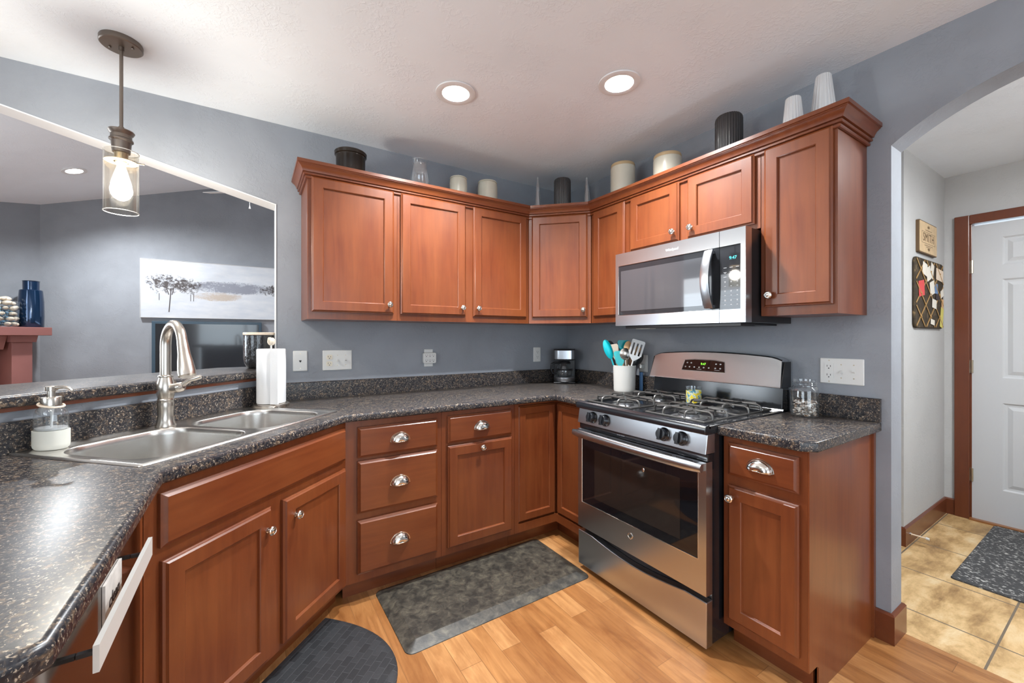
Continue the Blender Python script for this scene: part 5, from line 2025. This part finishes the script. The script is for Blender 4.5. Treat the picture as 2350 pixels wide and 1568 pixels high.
# half-round mat in front of the sink
pts = []
NW = 40
hw_, dp_ = 0.385, 0.505
for k in range(NW + 1):
    a = PI * k / NW
    ca, sa = math.cos(a), math.sin(a)
    pts.append((hw_ * math.copysign(abs(ca) ** (2 / 2.4), ca), -dp_ * abs(sa) ** (2 / 2.4)))
pts = pts[::-1]
m2 = MB()
ls = []
for d_, z in ((0, 0.0005), (0.002, 0.005), (0.012, 0.010), (0.03, 0.012)):
    ls.append([(x, y, z) for x, y in offset_poly(pts, d_)])
m2.loops(ls)
o = m2.build('floor_mat', M['mat2'], angle=25)
mx_, my_ = uw(-2.235, -0.940)
o.location = (mx_, my_, 0)
o.rotation_euler = (0, 0, PI / 4)
tag(o, 'black half-round woven-pattern mat in front of the sink cabinet', 'floor mat')

# ------------------------------------------------------------------ hall things
rgm = MB()
rp_ = rrect(0.872, -2.82, 1.975, -2.083, 0.015, 3)
rgm.loops([[(x - 1.42, y + 2.45, 0.0005) for x, y in rp_], [(x - 1.42, y + 2.45, 0.007) for x, y in rp_], [(x - 1.42, y + 2.45, 0.010) for x, y in offset_poly(rp_, 0.006)]])
o = rgm.build('door_mat', M['rug'], smooth=False)
o.location = (1.42, -2.45, 0)
tag(o, 'dark grey flecked door mat on the tile by the hall door', 'door mat')

# plaque (local x along +X, faces -Y)
pq = thing('name_plaque', 'light carved wooden name plaque above the memo board', 'plaque', (1.545, HY - 0.0005, 1.932))
q0 = rrect(-0.196, -0.105, 0.196, 0.105, 0.012, 4)
MB().loops([[(x, y, z) for x, z in q0] for y in (0.0, -0.016)]).build('back_edge', M['plaquedark'], pq)
q1 = rrect(-0.190, -0.099, 0.190, 0.099, 0.011, 4)
MB().loops([[(x, y, z) for x, z in q1] for y in (-0.0162, -0.018)]).build('face', M['plaque'], pq, smooth=False)
text_mesh('lettering', 'SMITH', 0.078, M['plaquedark'], pq, FRONT(0.0, -0.0184, 0.0), spacing=1.15)
fr2 = MB()
for z in (-0.037, 0.037):
    fr2.box(-0.145, -0.0186, z - 0.001, 0.145, -0.018, z + 0.001)
for x in (-0.145, 0.145):
    fr2.box(x - 0.0012, -0.0186, -0.037, x + 0.0012, -0.018, 0.037)
for z, w_ in ((0.050, 0.07), (-0.050, 0.09), (-0.060, 0.05)):
    fr2.box(-w_, -0.0186, z - 0.0015, w_, -0.018, z + 0.0015)
for s_ in (-1, 1):
    for a in (0.3, 0.8, 1.3, 1.85, 2.35, 2.85):
        zc = s_ * 0.066
        fr2.tube([(0, -0.0183, zc), (0.030 * math.cos(a), -0.0183, zc + s_ * 0.018 * math.sin(a))], 0.0012, 5)
fr2.build('carved_lines', M['plaquedark'], pq, smooth=False)

mbd = thing('memo_board', 'dark brown ribbon memo board stuffed with papers on the hall wall', 'memo board', (1.590, HY - 0.0005, 1.565))
q0 = rrect(-0.318, -0.228, 0.318, 0.228, 0.04, 5)
MB().loops([[(x, y, z) for x, z in q0] for y in (0.0, -0.016)]).build('padded_panel', M['board'], mbd, bevel=0.006)
rb = MB()


def strip(mb, x0, z0, x1, z1, wd=0.011, y=-0.0175):
    d_ = Vector((x1 - x0, z1 - z0)).normalized()
    n_ = Vector((-d_.y, d_.x)) * wd / 2
    mb.loops([[(x0 + n_.x, yy, z0 + n_.y), (x1 + n_.x, yy, z1 + n_.y), (x1 - n_.x, yy, z1 - n_.y), (x0 - n_.x, yy, z0 - n_.y)] for yy in (y, y - 0.0015)])


gx, gz = 0.212, 0.152
for k in range(-3, 4):
    # both diagonal families clipped to the panel
    for s_ in (1, -1):
        P0 = []
        c0 = k * gz
        for i in range(101):
            x = -0.305 + 0.61 * i / 100
            z = s_ * x * gz / gx * 1.0 + c0
            if abs(z) < 0.218:
                P0.append((x, z))
        if len(P0) > 3:
            strip(rb, P0[0][0], P0[0][1], P0[-1][0], P0[-1][1], y=-0.0172 if s_ > 0 else -0.0185)
rb.build('ribbon', M['ribbon'], mbd, smooth=False)
PAP = [(-0.20, 0.03, 0.12, 0.10, 'paperred', -8), (-0.13, 0.16, 0.10, 0.08, 'paper', 10), (-0.05, 0.135, 0.09, 0.09, 'paper', -18), (0.03, 0.16, 0.07, 0.10, 'paper', 20), (0.21, 0.145, 0.17, 0.08, 'peach', 4), (0.03, 0.045, 0.10, 0.09, 'paper', -14), (0.13, 0.045, 0.07, 0.07, 'paperblue', 3), (0.16, -0.01, 0.09, 0.04, 'blackpl', 5), (0.08, -0.06, 0.10, 0.06, 'paper', 6), (0.27, 0.02, 0.07, 0.05, 'paper', -20), (0.26, -0.15, 0.07, 0.14, 'paperyellow', 12), (0.04, -0.185, 0.09, 0.035, 'paper', 6), (0.28, -0.06, 0.05, 0.08, 'utwood', 4)]
for i, (x, z, w_, h_, m_, a) in enumerate(PAP):
    T_ = Matrix.Translation((x, 0, z)) @ Matrix.Rotation(math.radians(a), 4, 'Y')
    y_ = -0.0188 - 0.0004 * (i % 3)
    MB(T_).box(-w_ / 2, y_ - 0.0006, -h_ / 2, w_ / 2, y_, h_ / 2).build('note', M[m_], mbd, smooth=False)
bt = MB()
for x in (-0.212, 0.0, 0.212):
    for z in (-0.152, 0.0, 0.152):
        if abs(x) > 0.1 or z == 0 or True:
            bt.ball((x, -0.021, z), 0.007, 0.004, 0.007, 8)
bt.build('button', M['ribbon'], mbd)

ds = thing('door_stop', 'white spring door stop on the hall baseboard', 'door stop', (1.19, HY - 0.0135, 0.060))
MB().tube([(0, 0, 0), (0, -0.004, 0), (0, -0.006, 0)], [0.010, 0.010, 0.005], 12).build('base', M['chrome'], ds)
MB().tube([(0, -0.005, 0), (0, -0.070, 0)], 0.0045, 10).build('spring', M['peach'], ds)
MB().tube([(0, -0.069, 0), (0, -0.084, 0)], [0.0085, 0.0075], 12).build('tip', M['plate'], ds)

# ------------------------------------------------------------------ living room things
LY = 4.2
pw_, phh = 1.68, 0.745
pt = thing('painting', 'wide canvas painting of dark trees on a pale winter field above the television', 'painting', (-3.431, LY - 0.001, 1.527))
cvs = MB().box(0.004, -0.040, 0.004, pw_ - 0.004, -0.036, phh - 0.004).build('canvas', painting_mat(pw_, phh), pt, smooth=False)
fb = MB()
fb.box(0, -0.036, 0, pw_, 0, phh)
fb.box(0, -0.044, 0, pw_, -0.036, 0.0035)
fb.box(0, -0.044, phh - 0.0035, pw_, -0.036, phh)
fb.box(0, -0.044, 0.0035, 0.0035, -0.036, phh - 0.0035)
fb.box(pw_ - 0.0035, -0.044, 0.0035, pw_, -0.036, phh - 0.0035)
fb.build('frame', M['canvas'], pt, smooth=False)
tv = thing('television', 'black wall television below the painting, reflecting the kitchen', 'television', (-3.318, LY - 0.001, 0.79))
fb = MB()
TW, TH = 1.19, 0.695
fb.box(0, -0.05, 0, TW, 0, TH)
fb.build('frame', M['tvframe'], tv, bevel=0.003, smooth=False)
MB().box(0.035, -0.0515, 0.035, TW - 0.035, -0.0502, TH - 0.035).build('screen', M['tv'], tv, smooth=False)

# mantel in the angled corner : local x=(1,1)/√2, y into the wall
fp = thing('fireplace_mantel', 'rose-brown fireplace mantel with columns on the angled living room wall', 'mantel', (-4.30, 4.2, 0), PI / 4)
MB().box(-1.55, -0.40, 1.296, -0.117, -0.002, 1.384).build('shelf', M['mantelwood'], fp, smooth=False, bevel=0.004)
for x0 in (-0.414, -1.45):
    col = MB()
    xa, xb = x0 + 0.025, x0 + 0.185
    col.loops([[(xa, -0.31, 0), (xb, -0.31, 0), (xb, -0.002, 0), (xa, -0.002, 0)], [(xa, -0.31, 1.224), (xb, -0.31, 1.224), (xb, -0.002, 1.224), (xa, -0.002, 1.224)]])
    co_ = col.build('column', M['mantelwood'], fp, smooth=False, bevel=0.003)
    cp_ = MB()
    cp_.loops([[(x0 + 0.006, -0.33, 1.225), (x0 + 0.205, -0.33, 1.225), (x0 + 0.205, -0.002, 1.225), (x0 + 0.006, -0.002, 1.225)], [(x0, -0.34, 1.295), (x0 + 0.215, -0.34, 1.295), (x0 + 0.215, -0.002, 1.295), (x0, -0.002, 1.295)]])
    cp_.build('capital', M['mantelwood'], co_, smooth=False)
fz = MB()
fz.loops([[(-1.24, -0.27, 1.15), (-0.43, -0.27, 1.15), (-0.43, -0.20, 1.15), (-1.24, -0.20, 1.15)], [(-1.24, -0.30, 1.295), (-0.415, -0.30, 1.295), (-0.415, -0.20, 1.295), (-1.24, -0.20, 1.295)]])
fz.build('frieze', M['mantelwood'], fp, smooth=False)
MB().box(-1.22, -0.10, 0, -0.395, -0.002, 1.29).build('back_panel', M['trimwood'], fp, smooth=False)
st_ = MB()
st_.box(-0.50, -0.14, 0, -0.445, -0.101, 1.149)
st_.box(-1.20, -0.14, 0, -1.145, -0.101, 1.149)
st_.box(-1.145, -0.14, 0.95, -0.50, -0.101, 1.149)
st_.build('stone_surround', M['stone'], fp, smooth=False)
MB().box(-1.14, -0.13, 0.05, -0.505, -0.102, 0.945).build('firebox_front', M['white'], fp, smooth=False)


def on_mantel(x, y):
    v_ = Vector((-4.30, 4.2)) + Vector((x / R2 - y / R2, x / R2 + y / R2))
    return (v_.x, v_.y, 1.3845)


o = thing('blue_vase', 'tall blue metallic glazed vase with stepped neck at the end of the mantel', 'vase', on_mantel(-0.187, -0.21), PI / 4)
MB().lathe([(0.094, 0), (0.097, 0.005), (0.100, 0.12), (0.097, 0.28), (0.088, 0.400), (0.082, 0.408), (0.063, 0.410), (0.064, 0.500), (0.068, 0.505), (0.062, 0.508)], 40).build('vase_body', M['blueglaze'], o, angle=30)
o = thing('shell_jar', 'clear glass bowl heaped with pale seashells on the mantel', 'bowl', on_mantel(-0.428, -0.22), 0)
MB().lathe([(0.10, 0), (0.118, 0.01), (0.128, 0.10), (0.132, 0.24), (0.133, 0.27)], 32, cap1=False).build('bowl_glass', M['glass'], o)
# shells, each its own object
sproto = MB()
rows = []
for j in range(1, 9):
    ph = PI * j / 9
    rows.append([((0.038 * math.sin(ph)) * math.cos(2 * PI * i / 24) * (1 + 0.05 * math.cos(12 * 2 * PI * i / 24)), 0.028 * math.sin(ph) * math.sin(2 * PI * i / 24), -0.024 * math.cos(ph)) for i in range(24)])
sproto.loops(rows)
sp0 = sproto.build('seashell', M['shell'], angle=80)
base = on_mantel(-0.428, -0.22)
rnd = random.Random(11)
M['pebble'] = mat('blue_glass_pebbles', (0.10, 0.24, 0.36), 0.15, noise=0.4, nscale=40, coat=0.5)
pb_ = MB()
for i in range(120):
    a, rr_ = rnd.uniform(0, 2 * PI), 0.085 * math.sqrt(rnd.random())
    pb_.ball((rr_ * math.cos(a), rr_ * math.sin(a), 0.015 + rnd.random() * 0.20), 0.014, 0.014, 0.010, 8)
po = pb_.build('pebble_fill', M['pebble'])
po.location = base
po['kind'] = 'stuff'
tag(po, 'blue glass pebbles filling the bowl of seashells', 'pebbles')
k = 0
for z in (0.03, 0.085, 0.14, 0.195, 0.25, 0.295):
    for i in range(7):
        a = 2 * PI * i / 7 + z * 37
        rad = 0.093 if z < 0.24 else (0.075 if z < 0.27 else 0.04)
        if z > 0.27 and i > 3:
            continue
        o = sp0 if k == 0 else sp0.copy()
        if k:
            COL.objects.link(o)
        o.location = (base[0] + rad * math.cos(a), base[1] + rad * math.sin(a), base[2] + z)
        o.rotation_euler = (rnd.uniform(-0.5, 0.5), rnd.uniform(-0.5, 0.5), a + rnd.uniform(-0.5, 0.5))
        s_ = rnd.uniform(0.7, 1.05)
        o.scale = (s_, s_, s_)
        tag(o, 'one of the pale seashells heaped in the glass bowl on the mantel', 'seashell', 'seashells in the mantel bowl')
        k += 1

# ceiling fan seen under the header
fn = thing('ceiling_fan', 'white ceiling fan in the living room, mostly hidden above the sloping header', 'ceiling fan', (-2.268, 2.5, 2.86))
MB().lathe([(0.02, -0.08), (0.07, -0.06), (0.11, -0.02), (0.11, 0.08), (0.04, 0.12), (0.016, 0.14), (0.016, lrz(-2.268) - 2.86 - 0.04), (0.06, lrz(-2.268) - 2.86 - 0.03), (0.06, lrz(-2.268) - 2.86 - 0.018)], 28).build('motor_housing', M['white'], fn)
for i in range(5):
    a = math.atan2(0.285, -0.367) + i * 2 * PI / 5
    T_ = Matrix.Rotation(a, 4, 'Z') @ Matrix.Rotation(-0.22, 4, 'X')
    MB(T_).box(0.14, -0.05, -0.032, 0.50, 0.055, -0.026).build('blade', M['white'], fn, bevel=0.003)
MB().tube([(0.0, 0, -0.08), (0.0, 0, -0.18)], 0.0025, 6).build('pull_chain', M['white'], fn)
MB().lathe([(0.003, -0.18), (0.005, -0.19), (0.011, -0.215), (0.004, -0.218)], 12).build('chain_pull', M['white'], fn)
